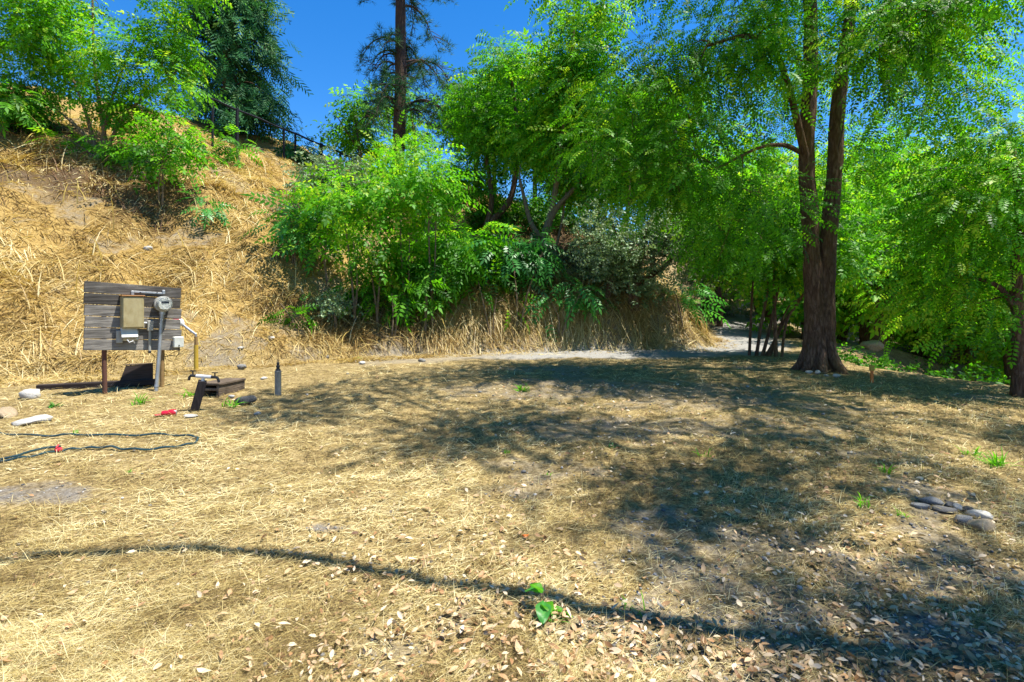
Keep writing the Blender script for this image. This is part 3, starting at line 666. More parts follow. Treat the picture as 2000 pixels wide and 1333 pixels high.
# undergrowth saplings on the bank
UG = 'broad-leaved saplings on the bank'
def sap(u, v, blobs, mat, seed, label, leaf='ail', nf=22, flen=.42, n=2, tint0=.5, name='sapling', spread=.22, group=None, cat='shrub', droop=.25, twig=.006, gap=-.3, r0=.022, dy=0.0):
    c = np.mean([[q[0], q[1]] for q in blobs], axis=0); r = np.random.default_rng(seed)
    stems = [[(u + (q[0] - u) * .4 + r.normal(0, 4), v + (q[1] - v) * .5), (q[0], q[1] - q[3] * .2)] for q in (blobs * 3)[:max(n, len(blobs))]]
    return bank_tree(name, label, (u, v), stems, [q + (dy,) if len(q) == 6 else q for q in blobs], leaf, mat, nf, spread, flen, seed, 'bark_pale', cat, droop, tint0, group, gap, r0, 0.0, twig)
TL = 'slender bright green locust sapling in the thicket on the slope'; TG = 'locust saplings in the slope thicket'
for i_, (u, v, bl, t0) in enumerate([(690, 628, [(690, 480, 46, 50, .45, 11), (668, 405, 42, 40, .45, 9)], .5), (735, 634, [(742, 420, 50, 60, .5, 15), (720, 510, 40, 36, .4, 7)], .55), (792, 640, [(800, 480, 52, 55, .5, 13), (780, 385, 50, 45, .5, 11)], .45),
        (842, 636, [(852, 400, 50, 52, .5, 14), (836, 325, 40, 36, .5, 8)], .6), (640, 560, [(642, 440, 42, 44, .45, 9), (615, 405, 34, 30, .4, 6)], .6), (702, 420, [(700, 335, 58, 38, .6, 14)], .65), (785, 395, [(782, 300, 52, 44, .6, 14)], .6), (890, 420, [(880, 350, 40, 36, .5, 8)], .5)]):
    sap(u, v, bl, 'sapling', 610 + i_, TL, 'locust_mid', 24, .32, 2, t0 + .08, spread=.23, r0=.026, group=TG, gap=.05)
sap(765, 658, [(765, 580, 62, 36, .4, 10)], 'sapling', 63, 'leafy low locust sapling at the foot of the slope', 'ail', 20, .32, 2, .4, spread=.22, dy=0.5)
sap(828, 652, [(832, 555, 44, 40, .4, 9)], 'sapling', 630, 'broad-leaved sapling between the thicket and the shaded bank', 'ail', 20, .32, 2, .5, spread=.22, dy=0.5)
sap(880, 610, [(870, 470, 70, 60, .8, 18), (860, 540, 50, 40, .6, 8)], 'sapling', 64, 'bright sapling with drooping leaves between slope and wooded bank', 'ail', 24, .38, 2, .55, dy=0.5)
sap(655, 470, [(615, 375, 60, 38, .6, 22), (655, 345, 45, 32, .6, 12)], 'oak', 65, 'dark glossy bush below the hilltop fence', 'shrub', 40, .18, 3, .45, 'bush', .22, droop=.0)
sap(572, 515, [(565, 420, 48, 38, .45, 9), (590, 460, 30, 25, .3, 4)], 'bluegreen', 66, 'young sapling with long pointed leaves standing alone on the golden slope', 'ail', 9, .40, 2, .6, spread=.16)
sap(960, 655, [(935, 560, 40, 36, .4, 8), (970, 585, 36, 20, .4, 5)], 'sapling', 67, 'bright fan-leaved sapling in front of the wooded bank', 'ail', 13, .36, 2, .6, dy=0.7)
sap(1090, 655, [(1075, 590, 60, 22, .4, 9), (1130, 585, 36, 20, .4, 5)], 'bluegreen', 68, 'blue-green fan-leaved sapling drooping over the bank foot', 'ail', 12, .36, 2, .55, dy=0.7)
sap(1010, 640, [(1000, 510, 70, 45, .6, 14), (1060, 500, 50, 35, .5, 8)], 'bluegreen', 69, 'shaded blue-green sapling under the leaning locust trunks', 'ail', 15, .36, 2, .35, dy=0.6)
sap(1335, 640, [(1320, 580, 40, 25, .4, 7), (1290, 600, 25, 20, .3, 3)], 'bluegreen', 70, 'small bright sapling below the grey-green oaks', 'ail', 12, .36, 2, .75, dy=0.6)
sap(655, 645, [(652, 605, 20, 26, .25, 8)], 'oak', 71, 'small dusty green bush at the slope foot', 'shrub', 26, .12, 2, .5, 'bush', .12, droop=0)
sap(578, 640, [(572, 618, 26, 14, .2, 4), (548, 595, 12, 10, .15, 2)], 'sapling', 72, 'tiny green sapling low on the golden slope', 'ail', 8, .26, 2, .45, spread=.1)
sap(850, 330, [(820, 290, 60, 55, .8, 16), (870, 320, 40, 40, .7, 10)], 'sapling', 73, 'yellow-green sapling under the tall pine', 'locust_mid', 34, .36, 2, .7, spread=.3)
BG_ = 'low dark bushes on the crest behind the leaning trunks'
for i_, (u, v, bl) in enumerate([(1040, 455, [(1035, 420, 50, 34, .6, 16)]), (1105, 455, [(1100, 415, 52, 38, .6, 18)]), (975, 455, [(978, 430, 42, 26, .5, 12)])]):
    sap(u, v, bl, 'locust', 810 + i_, 'low dark bush on the crest behind the leaning locust trunks', 'locust_mid', 30, .34, 2, .25, 'bush', .28, BG_, dy=.6)
# upper left shrubs
sap(190, 290, [(105, 90, 125, 80, 1.0, 42), (262, 95, 85, 85, 1.0, 32), (40, 175, 80, 50, .8, 22), (230, 205, 90, 36, .6, 14), (345, 150, 42, 50, .6, 7), (180, -40, 240, 60, 1.0, 44)], 'sapling', 74,
    'spreading multi-stemmed locust with light green leaves high on the slope', 'locust_mid', 30, .32, 6, .55, 'locust_tree', .23, gap=-.05, cat='tree', r0=.05)
sap(312, 400, [(320, 310, 50, 46, .45, 11), (335, 240, 40, 34, .4, 6)], 'sapling', 75, 'small leafy locust rooted in dark brush on the slope', 'locust_mid', 26, .34, 3, .45, spread=.22)
sap(408, 440, [(400, 408, 32, 18, .25, 5)], 'bluegreen', 76, 'low dark green seedling beside the leafy locust', 'ail', 8, .30, 2, .5, spread=.1)
sap(468, 335, [(462, 290, 22, 32, .3, 7)], 'sapling', 77, 'upright green sapling near the top of the slope', 'ail', 9, .36, 2, .45, spread=.12)
sap(5, 260, [(0, 205, 45, 30, .4, 10)], 'sapling', 78, 'leafy sapling below the spreading locust', 'ail', 14, .34, 2, .5)
sap(590, 320, [(585, 290, 28, 20, .4, 6), (560, 300, 20, 14, .3, 3)], 'bluegreen', 79, 'sapling standing against the hilltop fence', 'ail', 10, .42, 2, .5, spread=.14)
sap(205, 320, [(205, 298, 40, 16, .4, 6), (120, 270, 40, 20, .4, 5)], 'sapling', 80, 'low green brush beneath the spreading locust', 'ail', 12, .30, 2, .45, spread=.14)

# ---- conifers and a far crown on the hilltop
def pine():
    Y = 20.0; x = (775 - 1000) / FPX * Y; b = on(x, Y); r = np.random.default_rng(90)
    root = thing('pine_tree', 'tall ponderosa pine with a bare dark trunk and sparse drooping boughs', 'tree', tuple(b))
    H = 17.0; C = np.array([b + [.02 * k, 0, H * k / 10] for k in range(11)]); C[:, 0] += .1 * np.sin(np.arange(11) * .6)
    V, F = tube_arrays(spline(C, 4) - b, np.linspace(.26, .10, 41), 14, .14, 9); link('trunk', make_mesh('trunk', V, F, None, True), M['bark_pine'], root)
    BV, BF, nb, LP, LD = [], [], 0, [], []
    for i in range(74):
        h = r.uniform(.15, 1.0) * H; a = r.uniform(0, 6.28); t0 = np.array([np.interp(h, np.linspace(0, H, 11), C[:, 0]), Y, b[2] + h])
        L = r.uniform(1.0, 2.6) * (1.15 if math.cos(a) > -.2 else .8) * (1.0 if h > .5 * H else .8); d = np.array([math.cos(a), math.sin(a), 0])
        pts = spline(np.array([t0, t0 + d * L * .4 + [0, 0, .12 * L], t0 + d * L * .75 + [0, 0, -.05 * L], t0 + d * L + [0, 0, -.45 * L]]), 4)
        V, F = tube_arrays(pts - b, np.linspace(.05, .012, len(pts)), 5); BV.append(V); BF.append(F + nb); nb += len(V)
        for q in range(int(13 * L)):
            k = r.integers(3, len(pts)); p = pts[k] + r.normal(0, .05, 3); e = d * r.uniform(.1, .5) + np.array([r.normal(0, .35), r.normal(0, .35), r.uniform(-.75, .1)])
            tip = p + e * .8
            V, F = tube_arrays(np.array([p, (p + tip) / 2 + [0, 0, .05], tip]) - b, [.014, .011, .006], 4); BV.append(V); BF.append(F + nb); nb += len(V)
            if r.random() < (.92 if math.cos(a) > -.5 else .6):
                m = r.integers(2, 6); LP += [tip + r.normal(0, .07, 3) for _ in range(m)] + [(p + tip) / 2]; LD += [e + r.normal(0, .3, 3) for _ in range(m + 1)]
    link('branchwork', make_mesh('branchwork', np.concatenate(BV), np.concatenate(BF), None, True), M['bark_pine'], root, kind='stuff')
    LP = np.array(LP); V, F, T = instance('tuft', LP - b, np.array(LD), r.uniform(.18, .32, len(LP)), np.clip(r.normal(.45, .2, len(LP)), 0, 1)); link('crown', make_mesh('crown', V, F, T), M['pine'], root, kind='stuff')
pine()
def conifer(u, Y, H, Rb, seed, label):
    x = (u - 1000) / FPX * Y; b = on(x, Y); r = np.random.default_rng(seed); root = thing('cedar_tree', label, 'tree', tuple(b))
    C = np.array([b + [0, 0, H * k / 8] for k in range(9)]); V, F = tube_arrays(spline(C, 3) - b, np.linspace(.3, .05, 25), 10, .1, 9); link('trunk', make_mesh('trunk', V, F, None, True), M['bark_pine'], root)
    BV, BF, nb, LP, LD = [], [], 0, [], []
    for i in range(230):
        f = r.random() ** .9; h = H * (.04 + .95 * f); a = r.uniform(0, 6.28); L = Rb * (1 - f * .75) * r.uniform(.6, 1.1); d = np.array([math.cos(a), math.sin(a), 0]); t0 = b + [0, 0, h]
        pts = spline(np.array([t0, t0 + d * L * .5 + [0, 0, .05 * L], t0 + d * L + [0, 0, -.28 * L]]), 5)
        V, F = tube_arrays(pts - b, np.linspace(.045, .01, len(pts)), 4); BV.append(V); BF.append(F + nb); nb += len(V)
        for q in range(int(15 * L)):
            k = r.integers(3, len(pts)); LP.append(pts[k] + r.normal(0, .2, 3) * [1, 1, .8]); LD.append(d * .6 + r.normal(0, .45, 3) + [0, 0, -.7])
    link('branchwork', make_mesh('branchwork', np.concatenate(BV), np.concatenate(BF), None, True), M['bark_pine'], root, kind='stuff')
    LP = np.array(LP); V, F, T = instance('spray', LP - b, np.array(LD), r.uniform(.5, .95, len(LP)), np.clip(r.normal(.45, .22, len(LP)), 0, 1)); link('crown', make_mesh('crown', V, F, T), M['cedar'], root, kind='stuff')
conifer(448, 21.0, 14.5, 2.25, 91, 'dense dark cedar with hanging sprays at the hilltop fence')
def hill_tree(u, v, Y, ru, rv, k, seed, label, mat='locust', group=None):
    c = at(u, v, Y); b = on(c[0] + .3, Y); return tree('locust_tree', label, 'tree', b, [([b, (b + c) / 2 + [.15, 0, 0], c + [0, 0, .4]], [.12, .08, .03]), ([(b + c) / 2, c + [-.8, 0, .2]], [.06, .02])],
        [(c, (ru / FPX * Y, 1.4, rv / FPX * Y), k), (c + [.3, 0, -1.3], (ru / FPX * Y * .8, 1.2, rv / FPX * Y * .5), k // 2)], 'locust_far', 26, .40, .44, mat, 'bark', group, .2, .012, seed, -.1, .1, 8, .4)
hill_tree(690, 235, 25, 52, 52, 24, 95, 'small airy locust beyond the hilltop fence left of the pine')
hill_tree(915, 200, 22, 45, 55, 22, 96, 'airy locust crown against the sky right of the pine')
hill_tree(800, 215, 27, 40, 40, 14, 97, 'faint locust crown behind the pine trunk')
FL = 'locust tree crowning the hill behind the wooded bank'; FG = 'locust trees on the hill behind the wooded bank'
HT = [hill_tree(1150, 260, 19, 90, 85, 40, 971, FL, 'locust', FG), hill_tree(1390, 330, 19, 95, 80, 40, 973, FL, 'sapling', FG)]
for i_, (u, Y, s) in enumerate([(1045, 18, .85), (1275, 18, .95), (1500, 21, 1.15), (965, 17.5, .7)]):
    copy_tree(HT[i_ % 2], tuple(on((u - 1000) / FPX * Y, Y)), 2.0 + i_ * 1.7, s, FL, FG)

# ------------------------------------------------------------------ hilltop fence
def fence():
    A = at(395, 186, 17.4); B = at(735, 328, 22.0); base = on(A[0], A[1]); root = thing('hilltop_fence', 'thin dark post-and-rail fence along the top of the golden slope', 'fence', tuple(base))
    mb = MB(); n = 14; P = np.array([A + (B - A) * k / n for k in range(n + 1)]); P[:, 2] += .02 * np.sin(np.arange(n + 1) * 2.1); mb.tube(P - base, .036, 6); mb.build('rail', M['dark_steel'], root)
    for u, r in ((415, .04), (463, .055), (554, .04), (577, .04), (628, .065), (665, .04), (700, .04)):
        k = (u - 395) / 340.0; k = k * 17.4 / (22.0 + (17.4 - 22.0) * k) if False else k
        # solve for the point of the rail on that bearing
        ts = np.linspace(0, 1, 400); Q = A[None] + ts[:, None] * (B - A)[None]; j = int(np.argmin(np.abs(Q[:, 0] / Q[:, 1] * FPX + 1000 - u))); q = Q[j]; g = on(q[0], q[1])
        MB().tube(np.array([[q[0], q[1], g[2] - .2], [q[0], q[1], q[2] + .05]]) - base, r, 7).build('post', M['dark_steel'], root)
fence()

# ------------------------------------------------------------------ utility board
def utility():
    bl = at(164, 685, 5.8); rot = math.atan2(.745, .67); ca, sa = math.cos(rot), math.sin(rot)
    g = on(-4.55, 6.13); root = thing('utility_board', 'weathered plank board on two pipe posts carrying an electric meter and boxes', 'utility board', (bl[0], bl[1], g[2] - .02), rot)
    z0 = bl[2] - (g[2] - .02)          # height of the board's lower edge
    W, H = .95, .79; roll = -.062
    def zz(x, z): return z0 + z + x * roll
    ph = H / 6
    for i in range(6):
        gap = (.006, .005, .008, .005, .007, .003)[i]; x0 = (-.004, .003, 0, .004, -.003, .002)[i]
        zc = zz(W / 2, ph * (i + .5)); rotm = Matrix.Rotation(-math.atan(roll), 3, 'Y')
        MB().box((W / 2 + x0, .0, zc), (W + (.0, .01, -.01, .006, 0, .004)[i], .036, ph - gap), rotm, .003).build('plank', M['plank'], root)
    # posts behind the planks
    MB().tube([(.20, .045, -.25), (.19, .045, .4), (.185, .045, z0 + .5)], .024, 10).build('post', M['rust'], root, True, label='rusty red pipe post')
    MB().tube([(.76, .05, -.2), (.765, .05, .4), (.765, .05, z0 + .5)], .026, 10).build('post', M['rust_brown'], root, True, label='ochre brown pipe post')
    f = -.018
    def box(name, x0, x1, zt, zb, dep, mat, parent=root, y=f, bev=.006):
        return MB().box(((x0 + x1) / 2, y - dep / 2, (zt + zb) / 2), (x1 - x0, dep, zt - zb), None, bev).build(name, M[mat], parent)
    # breaker box
    xc = .43; top = zz(xc, .79) - .145
    br = box('breaker_box', .325, .535, top, top - .375, .125, 'box_tan')
    box('lid', .332, .528, top - .02, top - .362, .010, 'box_tan', br, f - .126, .003)
    box('rain_hood', .318, .542, top + .014, top + .001, .145, 'box_brown', br, f, .003)
    # nipple and small conduit box with a down pipe
    zt = top - .30
    jb = box('junction_box', .585, .645, zt + .01, zt - .115, .06, 'box_grey')
    MB().tube([(.536, f - .035, zt - .02), (.584, f - .035, zt - .02)], .016, 8).build('nipple', M['galv'], jb, True)
    MB().tube([(.612, f - .03, zt - .116), (.612, f - .03, zt - .36)], .015, 8).build('conduit', M['box_grey'], jb, True)
    MB().tube([(.612, f - .03, zt - .361), (.612, f - .03, zt - .385)], .017, 8).build('conduit_end', M['black'], jb, True)
    # outlet box with its cover flipped open
    zo = top - .405
    ob = box('outlet_box', .285, .345, zo + .005, zo - .145, .05, 'box_grey'); box('back_plate', .346, .50, zo, zo - .12, .035, 'box_white', ob)
    MB().box((.40, f - .085, zo - .02), (.16, .014, .13), Matrix.Rotation(math.radians(-28), 3, 'X'), .004).build('flip_cover', M['box_white'], ob)
    MB().box((.405, f - .072, zo - .07), (.13, .07, .05), Matrix.Rotation(math.radians(-14), 3, 'X'), .004).build('socket', M['box_grey'], ob)
    MB().tube([(.375, f - .10, zo - .10), (.39, f - .13, zo - .135), (.43, f - .11, zo - .12), (.45, f - .09, zo - .15)], .006, 6).build('cord_stub', M['white'], ob, True)
    # round electric meter on its riser
    zm = zz(.73, .79) - .215; Mm = Matrix.Translation((.74, f, zm)) @ Matrix.Rotation(math.radians(90), 4, 'X')
    me = MB().lathe([(.085, 0), (.092, .01), (.092, .075), (.097, .08), (.097, .1), (.088, .104)], 24, Mm).build('meter_base', M['box_grey'], root, True)
    MB().lathe([(.080, .105), (.082, .15), (.074, .185), (.05, .2), (.002, .203)], 24, Mm).build('glass_cover', M['glass'], me, True)
    MB().lathe([(.066, .106), (.066, .158), (.064, .16)], 24, Mm).build('dial', M['box_white'], me, True)
    MB().box((.74, f - .162, zm + .018), (.075, .003, .022), None).build('register', M['black'], me)
    MB().tube([(.735, f - .06, zm - .085), (.725, f - .06, zm - .2), (.70, f - .065, zm - .62), (.665, f - .09, .03), (.66, f - .10, -.2)], [.026, .021, .021, .022, .022], 10).build('riser_pipe', M['galv'], root, True)
    MB().tube([(.736, f - .06, zm - .065), (.733, f - .06, zm - .13)], .034, 10).build('hub_fitting', M['galv'], root, True)
    MB().tube([(.672, f - .085, .09), (.668, f - .088, .065)], .027, 10).build('coupling', M['galv'], root, True)
    # right hand weatherproof box with a wire
    zr = zz(.88, 0) + .175
    rb = box('weatherproof_box', .855, .965, zr, zr - .135, .075, 'box_white', root, f, .008)
    MB().lathe([(.008, 0), (.008, .004)], 8, Matrix.Translation((.91, f - .075, zr - .11)) @ Matrix.Rotation(math.radians(90), 4, 'X')).build('screw', M['dark_steel'], rb)
    MB().tube(spline(np.array([(.92, f - .03, zr - .137), (.92, f - .03, zr - .21), (.89, f - .02, zr - .245), (.84, f, zr - .235), (.79, .03, zr - .25)]), 5), .005, 5).build('wire', M['black'], rb, True)
    # steel strap near the top
    zb = zz(.6, .79) - .085
    st = MB().box((.60, f - .008, zb), (.33, .016, .022), Matrix.Rotation(.05, 3, 'Y'), .002).build('strap', M['galv'], root)
    for x in (.445, .76): MB().box((x, f - .012, zb + (.6 - x) * -.05), (.03, .024, .05), None, .003).build('strap_end', M['galv'], st)
    for x in (.52, .69): MB().lathe([(.007, 0), (.007, .006)], 8, Matrix.Translation((x, f - .0165, zb)) @ Matrix.Rotation(math.radians(90), 4, 'X')).build('bolt', M['dark_steel'], st)
utility()

# bent pipe with a yellow sleeve behind the board
def yellow_pipe():
    b = gp(383, 724); Y = b[1]; root = thing('bent_pipe', 'bent galvanised pipe with yellow sleeve and red-and-white lamp head behind the board', 'pipe', tuple(b))
    e = at(383, 655, Y) - b; h = at(355, 633, Y) - b
    MB().tube([(0, 0, -.15), (0, 0, e[2] * .72)], .030, 10).build('sleeve', M['yellow'], root, True)
    MB().tube([(0, 0, e[2] * .70), (0, 0, e[2] - .02)], .024, 10).build('collar', M['rust_brown'], root, True)
    MB().tube([(0, 0, e[2] - .04), (e[0] - .005, 0, e[2] + .01), h * .5 + e * .5, h], .018, 8).build('arm', M['galv'], root, True)
    d = Vector(h - e).normalized(); Mh = Matrix.Translation(h) @ d.to_track_quat('Z', 'Y').to_matrix().to_4x4()
    MB().lathe([(.022, -.03), (.045, 0), (.06, .03), (.062, .05)], 14, Mh).build('cap', M['white'], root, True)
    MB().lathe([(.061, .051), (.062, .09), (.05, .125), (.02, .14)], 14, Mh).build('head', M['red'], root, True)
yellow_pipe()

def block_and_timber():
    b = on(-4.74, 6.5); root = thing('steel_plate', 'dark upright plate with one slanted end behind the meter pipe', 'plate', tuple(b), .63)
    MB().prism([(-.24, -.06), (-.13, .27), (.15, .28), (.15, -.06)], -.03, .03).build('plate', M['black_timber'], root)
    MB().box((.01, 0.0, .286), (.29, .06, .012), None, .003).build('flange', M['plank_brown'], root)
    b = on(-5.1, 6.33); rz = .30
    o = MB().box((0, 0, .035), (1.25, .07, .07), None, .008).build('timber', M['black_timber']); o.location = tuple(b); o.rotation_euler = (.02, -.015, rz); tag(o, 'long blackened timber lying in the grass under the board', 'timber')
block_and_timber()

def stake():
    b = gp(380, 804); root = thing('faucet_post', 'short leaning dark wooden post topped by a white double faucet', 'post', tuple(b)); Y = b[1]
    top = at(396, 744, Y) - b; d = Vector(top).normalized(); q = d.to_track_quat('Z', 'Y').to_matrix() @ Matrix.Rotation(.6, 3, 'Z'); L = np.linalg.norm(top)
    MB().box(Vector(top) * .5 - d * .04, (.075, .075, L + .08), q, .004).build('stake', M['dark_wood'], root)
    MB().tube([top - np.array(d) * .03, top + np.array(d) * .035], .018, 8).build('riser', M['white'], root, True)
    c = top + np.array(d) * .045; r = np.array([.98, .1, -.09])
    MB().tube([c - r * .075, c + r * .075], .019, 10).build('manifold', M['white'], root, True)
    for s in (-1, 1):
        tp = MB().tube([c + r * .075 * s, c + r * .13 * s, c + r * .145 * s + [0, 0, -.02], c + r * .15 * s + [0, 0, -.05]], [.015, .015, .014, .013], 8).build('tap', M['black'], root, True)
        MB().tube([c + r * .11 * s + [0, 0, .01], c + r * .11 * s + [0, 0, .045]], .007, 6).build('tap_stem', M['black'], tp, True)
        MB().box(c + r * .11 * s + [0, 0, .048], (.06, .014, .010), None, .002).build('tap_handle', M['black'], tp)
stake()

def wood_box():
    b = gp(425, 777); e = gp(466, 764); rz = math.atan2(e[1] - b[1], e[0] - b[0]); root = thing('timber_box', 'low open-ended box of brown planks beside the faucet post', 'box', (b[0], b[1], b[2] - .015), rz)
    L, Wd, H = .46, .20, .15
    for y in (0.0, Wd):
        for z in (.035, .11): MB().box((L / 2, y, z), (L, .032, .071), None, .003).build('plank', M['plank_brown'], root)
    MB().box((L / 2 - .005, Wd / 2, H + .012), (L + .01, Wd + .06, .026), Matrix.Rotation(.01, 3, 'Y'), .003).build('top_board', M['plank_brown'], root)
    MB().box((L - .02, Wd / 2, .07), (.03, Wd - .035, .13), None, .003).build('end_board', M['plank_brown'], root)
    MB().box((.03, Wd / 2, .10), (.03, Wd - .035, .03), None, .003).build('cross_slat', M['plank_brown'], root)
wood_box()

def standpipe():
    b = gp(543, 772); root = thing('standpipe', 'grey cement standpipe with a black threaded fitting on top', 'standpipe', tuple(b)); s = b[1] / FPX
    MB().lathe([(6.2 * s, -.1), (6.0 * s, .02), (5.9 * s, 44 * s), (6.3 * s, 45 * s), (6.2 * s, 47 * s), (5.4 * s, 47.5 * s)], 18).build('pipe', M['conc'], root, True)
    MB().lathe([(5.0 * s, 47.6 * s), (4.6 * s, 50 * s), (3.0 * s, 51 * s), (3.0 * s, 54 * s), (3.8 * s, 54.5 * s), (3.8 * s, 57 * s), (2.2 * s, 58 * s), (2.2 * s, 61 * s), (3.0 * s, 61.5 * s), (2.7 * s, 63 * s), (1.2 * s, 64 * s), (1.0 * s, 68 * s), (.4 * s, 69 * s)], 14).build('fitting', M['black'], root, True)
standpipe()

def can():
    b = gp(330, 813); o_rz = .35; root = thing('drink_can', 'crumpled red drink can lying on the straw', 'can', (b[0], b[1], b[2] + .03), o_rz); Mx = Matrix.Rotation(math.radians(90), 4, 'Y')
    mb = MB().lathe([(.026, -.062), (.033, -.055), (.033, -.02), (.030, .0), (.033, .025), (.033, .05), (.027, .064)], 18, Mx); mb.V[0][:, 2] *= np.where(mb.V[0][:, 0] < -.01, .72, 1.0); mb.build('can_body', M['red'], root, True)
    MB().lathe([(.0265, .0645), (.0255, .067)], 18, Mx).build('can_end', M['galv'], root, True)
    MB().box((-.10, .01, -.015), (.05, .045, .006), Matrix.Rotation(.6, 3, 'Z'), .002).build('torn_flap', M['red'], root)
can()

def hose():
    pts = [(-40, 846), (25, 853), (95, 856), (150, 854), (240, 856), (310, 854), (365, 856), (386, 861), (378, 871), (345, 878), (300, 882), (250, 883), (215, 879), (180, 880), (145, 883), (112, 888), (60, 897), (20, 903), (-60, 915)]
    P = np.array([gp(max(u, -55), v) for u, v in pts]); P[:, 2] += .020; C = spline(P, 6); C[:, 2] += .006 * np.sin(np.arange(len(C)) * .9); b = C[len(C) // 2].copy()
    root = thing('garden_hose', 'dark green garden hose looped over the straw', 'hose', tuple(b))
    MB().tube(C - b, .009, 8).build('tube', M['hose'], root, True)
    c = gp(112, 888) + [0, 0, .03] - b; d = gp(60, 897) - gp(112, 888); d = Vector(d).normalized(); Mh = Matrix.Translation(c) @ d.to_track_quat('Z', 'Y').to_matrix().to_4x4()
    cp = MB().lathe([(.011, -.03), (.017, -.026), (.018, -.005), (.014, 0), (.014, .01), (.011, .016)], 12, Mh).build('coupling', M['red'], root, True)
    MB().box(c + np.array([0, 0, .028]), (.010, .034, .010), Matrix.Rotation(.7, 3, 'X'), .002).build('valve_lever', M['red'], cp)
    # second strand lying beside the first towards the left
    Q = np.array([gp(u, v) for u, v in [(118, 881), (90, 884), (60, 890), (30, 899), (0, 906), (-50, 916)]]); Q[:, 2] += .03; MB().tube(spline(Q, 5) - b, .009, 8).build('tube_end', M['hose'], root, True)
hose()

# ------------------------------------------------------------------ stones
def rock_mesh(name, seed, flat=.6, sub=3, ang=.25):
    r = np.random.default_rng(seed); bm = bmesh.new(); bmesh.ops.create_icosphere(bm, subdivisions=sub, radius=1)
    V = np.array([v.co[:] for v in bm.verts]); F = np.array([[v.index for v in f.verts] for f in bm.faces]); bm.free()
    for _ in range(12):
        n = r.normal(size=3); n /= np.linalg.norm(n); c = r.uniform(.55, .9); h = V @ n; V -= np.clip(h - c, 0, None)[:, None] * n * .8
    k = r.uniform(2, 4, 3); V *= (1 + ang * .35 * (np.sin(V @ k + r.uniform(0, 6)) * np.sin(V @ k[::-1] * 1.7)))[:, None]
    V[:, 2] *= flat; return make_mesh(name, V, F, None, True)
def rock(u, v, size, mat, label, seed, flat=.55, rz=0., asp=(1, .7), tilt=(0, 0), group=None, name='stone', sink=.45, P=None):
    p = gp(u, v) if P is None else P; o = link(name, rock_mesh(name, seed, flat), M[mat]); o.scale = (size, size * asp[1], size * asp[0]); o.rotation_euler = (tilt[0], tilt[1], rz)
    o.location = (p[0], p[1], p[2] + size * flat * (1 - sink)); return tag(o, label, 'stone', group)
rock(478, 790, .125, 'stone_dark', 'smooth dark grey oval cobble beside the open plank box', 1, .5, .45, (1, .55), (0, -.18))
rock(68, 826, .17, 'stone_pale', 'pale flat pointed slab in the straw near the hose', 2, .24, .35, (1, .6), (.1, -.12))
rock(62, 778, .12, 'stone_pale', 'rounded whitish rock at the end of the blackened timber', 3, .6, 0, (1, .7))
rock(12, 812, .14, 'stone_tan', 'brown flat slab sticking up from the straw left of the pale slab', 4, .3, -.5, (1, .6), (0, .35))
rock(452, 778, .045, 'stone_pale', 'small white stone between the cobble and the plank box', 5)
rock(515, 742, .05, 'stone_pale', 'small pale stone behind the grey standpipe', 6)
rock(502, 812, .04, 'stone_pale', 'white pebble in front of the grey standpipe', 7)
rock(472, 722, .075, 'stone_grey', 'round grey stone half buried at the slope foot', 8, .8)
rock(372, 815, .07, 'stone_pale', 'flat pale stone beside the red can', 9, .25)
rock(530, 664, .07, 'stone_pale', 'pale stone in the bare earth of the slope', 10)
rock(470, 683, .06, 'stone_pale', 'white stone below the bare earth of the slope', 11)
rock(290, 490, .10, 'stone_pale', 'pale rock in the golden grass high on the slope', 12)
rock(824, 707, .075, 'stone_grey', 'grey stone at the slope foot where the path begins', 13)
rock(708, 712, .06, 'stone_pale', 'pale stone beside a small weed at the slope foot', 14)
rock(640, 700, .05, 'stone_grey', 'small grey stone on bare earth below the saplings', 15)
G = 'white stones at the foot of the two-stemmed locust'
for i, (u, v, s) in enumerate([(1580, 730, .06), (1597, 731, .07), (1614, 736, .04), (1633, 737, .055)]):
    rock(u, v, s, 'stone_pale', 'white stone lying against the base of the two-stemmed locust', 20 + i, .5, i, (1, .6), group=G)
rock(1830, 745, .35, 'stone_grey', 'pale grey boulder on the low ground beyond the bank', 26, .4, .2, P=on(11.8, 13.6)); rock(1700, 700, .3, 'stone_tan', 'tan boulder on the low ground behind the two-stemmed locust', 27, .5, P=on(8.6, 12.2))
# the little heap of cobbles
heap = [(1818, 985, .095, 'stone_grey', 'long pale-blue cobble on the far side of the heap', .45, -.55, .45), (1800, 995, .075, 'stone_grey', 'slim cobble at the left tip of the heap', .4, -.6, .45), (1845, 1003, .075, 'stone_dark', 'blue-grey cobble in the middle of the heap', .5, -.5, .6),
        (1855, 990, .045, 'stone_dark', 'small dark cobble wedged at the back of the heap', .6, .2, .7), (1872, 997, .05, 'stone_pale', 'small pale cobble wedged between darker ones in the heap', .6, .9, .7), (1890, 1000, .045, 'stone_dark', 'small blue-black cobble behind the white one in the heap', .7, 0, .8),
        (1915, 1012, .085, 'stone_pale', 'smooth white cobble on top of the heap', .45, -.4, .55), (1882, 1022, .075, 'stone_grey', 'rounded grey-brown cobble at the front of the heap', .65, .1, .8), (1915, 1036, .10, 'stone_tan', 'big tan cobble at the right end of the heap', .6, .25, .7), (1898, 1030, .05, 'stone_tan', 'small tan cobble under the big tan one', .6, 0, .7)]
for i, (u, v, s, m, lb, fl, rz, a) in enumerate(heap): rock(u, v, s * .80, m, lb, 40 + i, fl * .85, rz, (1, a), group='cobbles in the small heap', name='cobble')

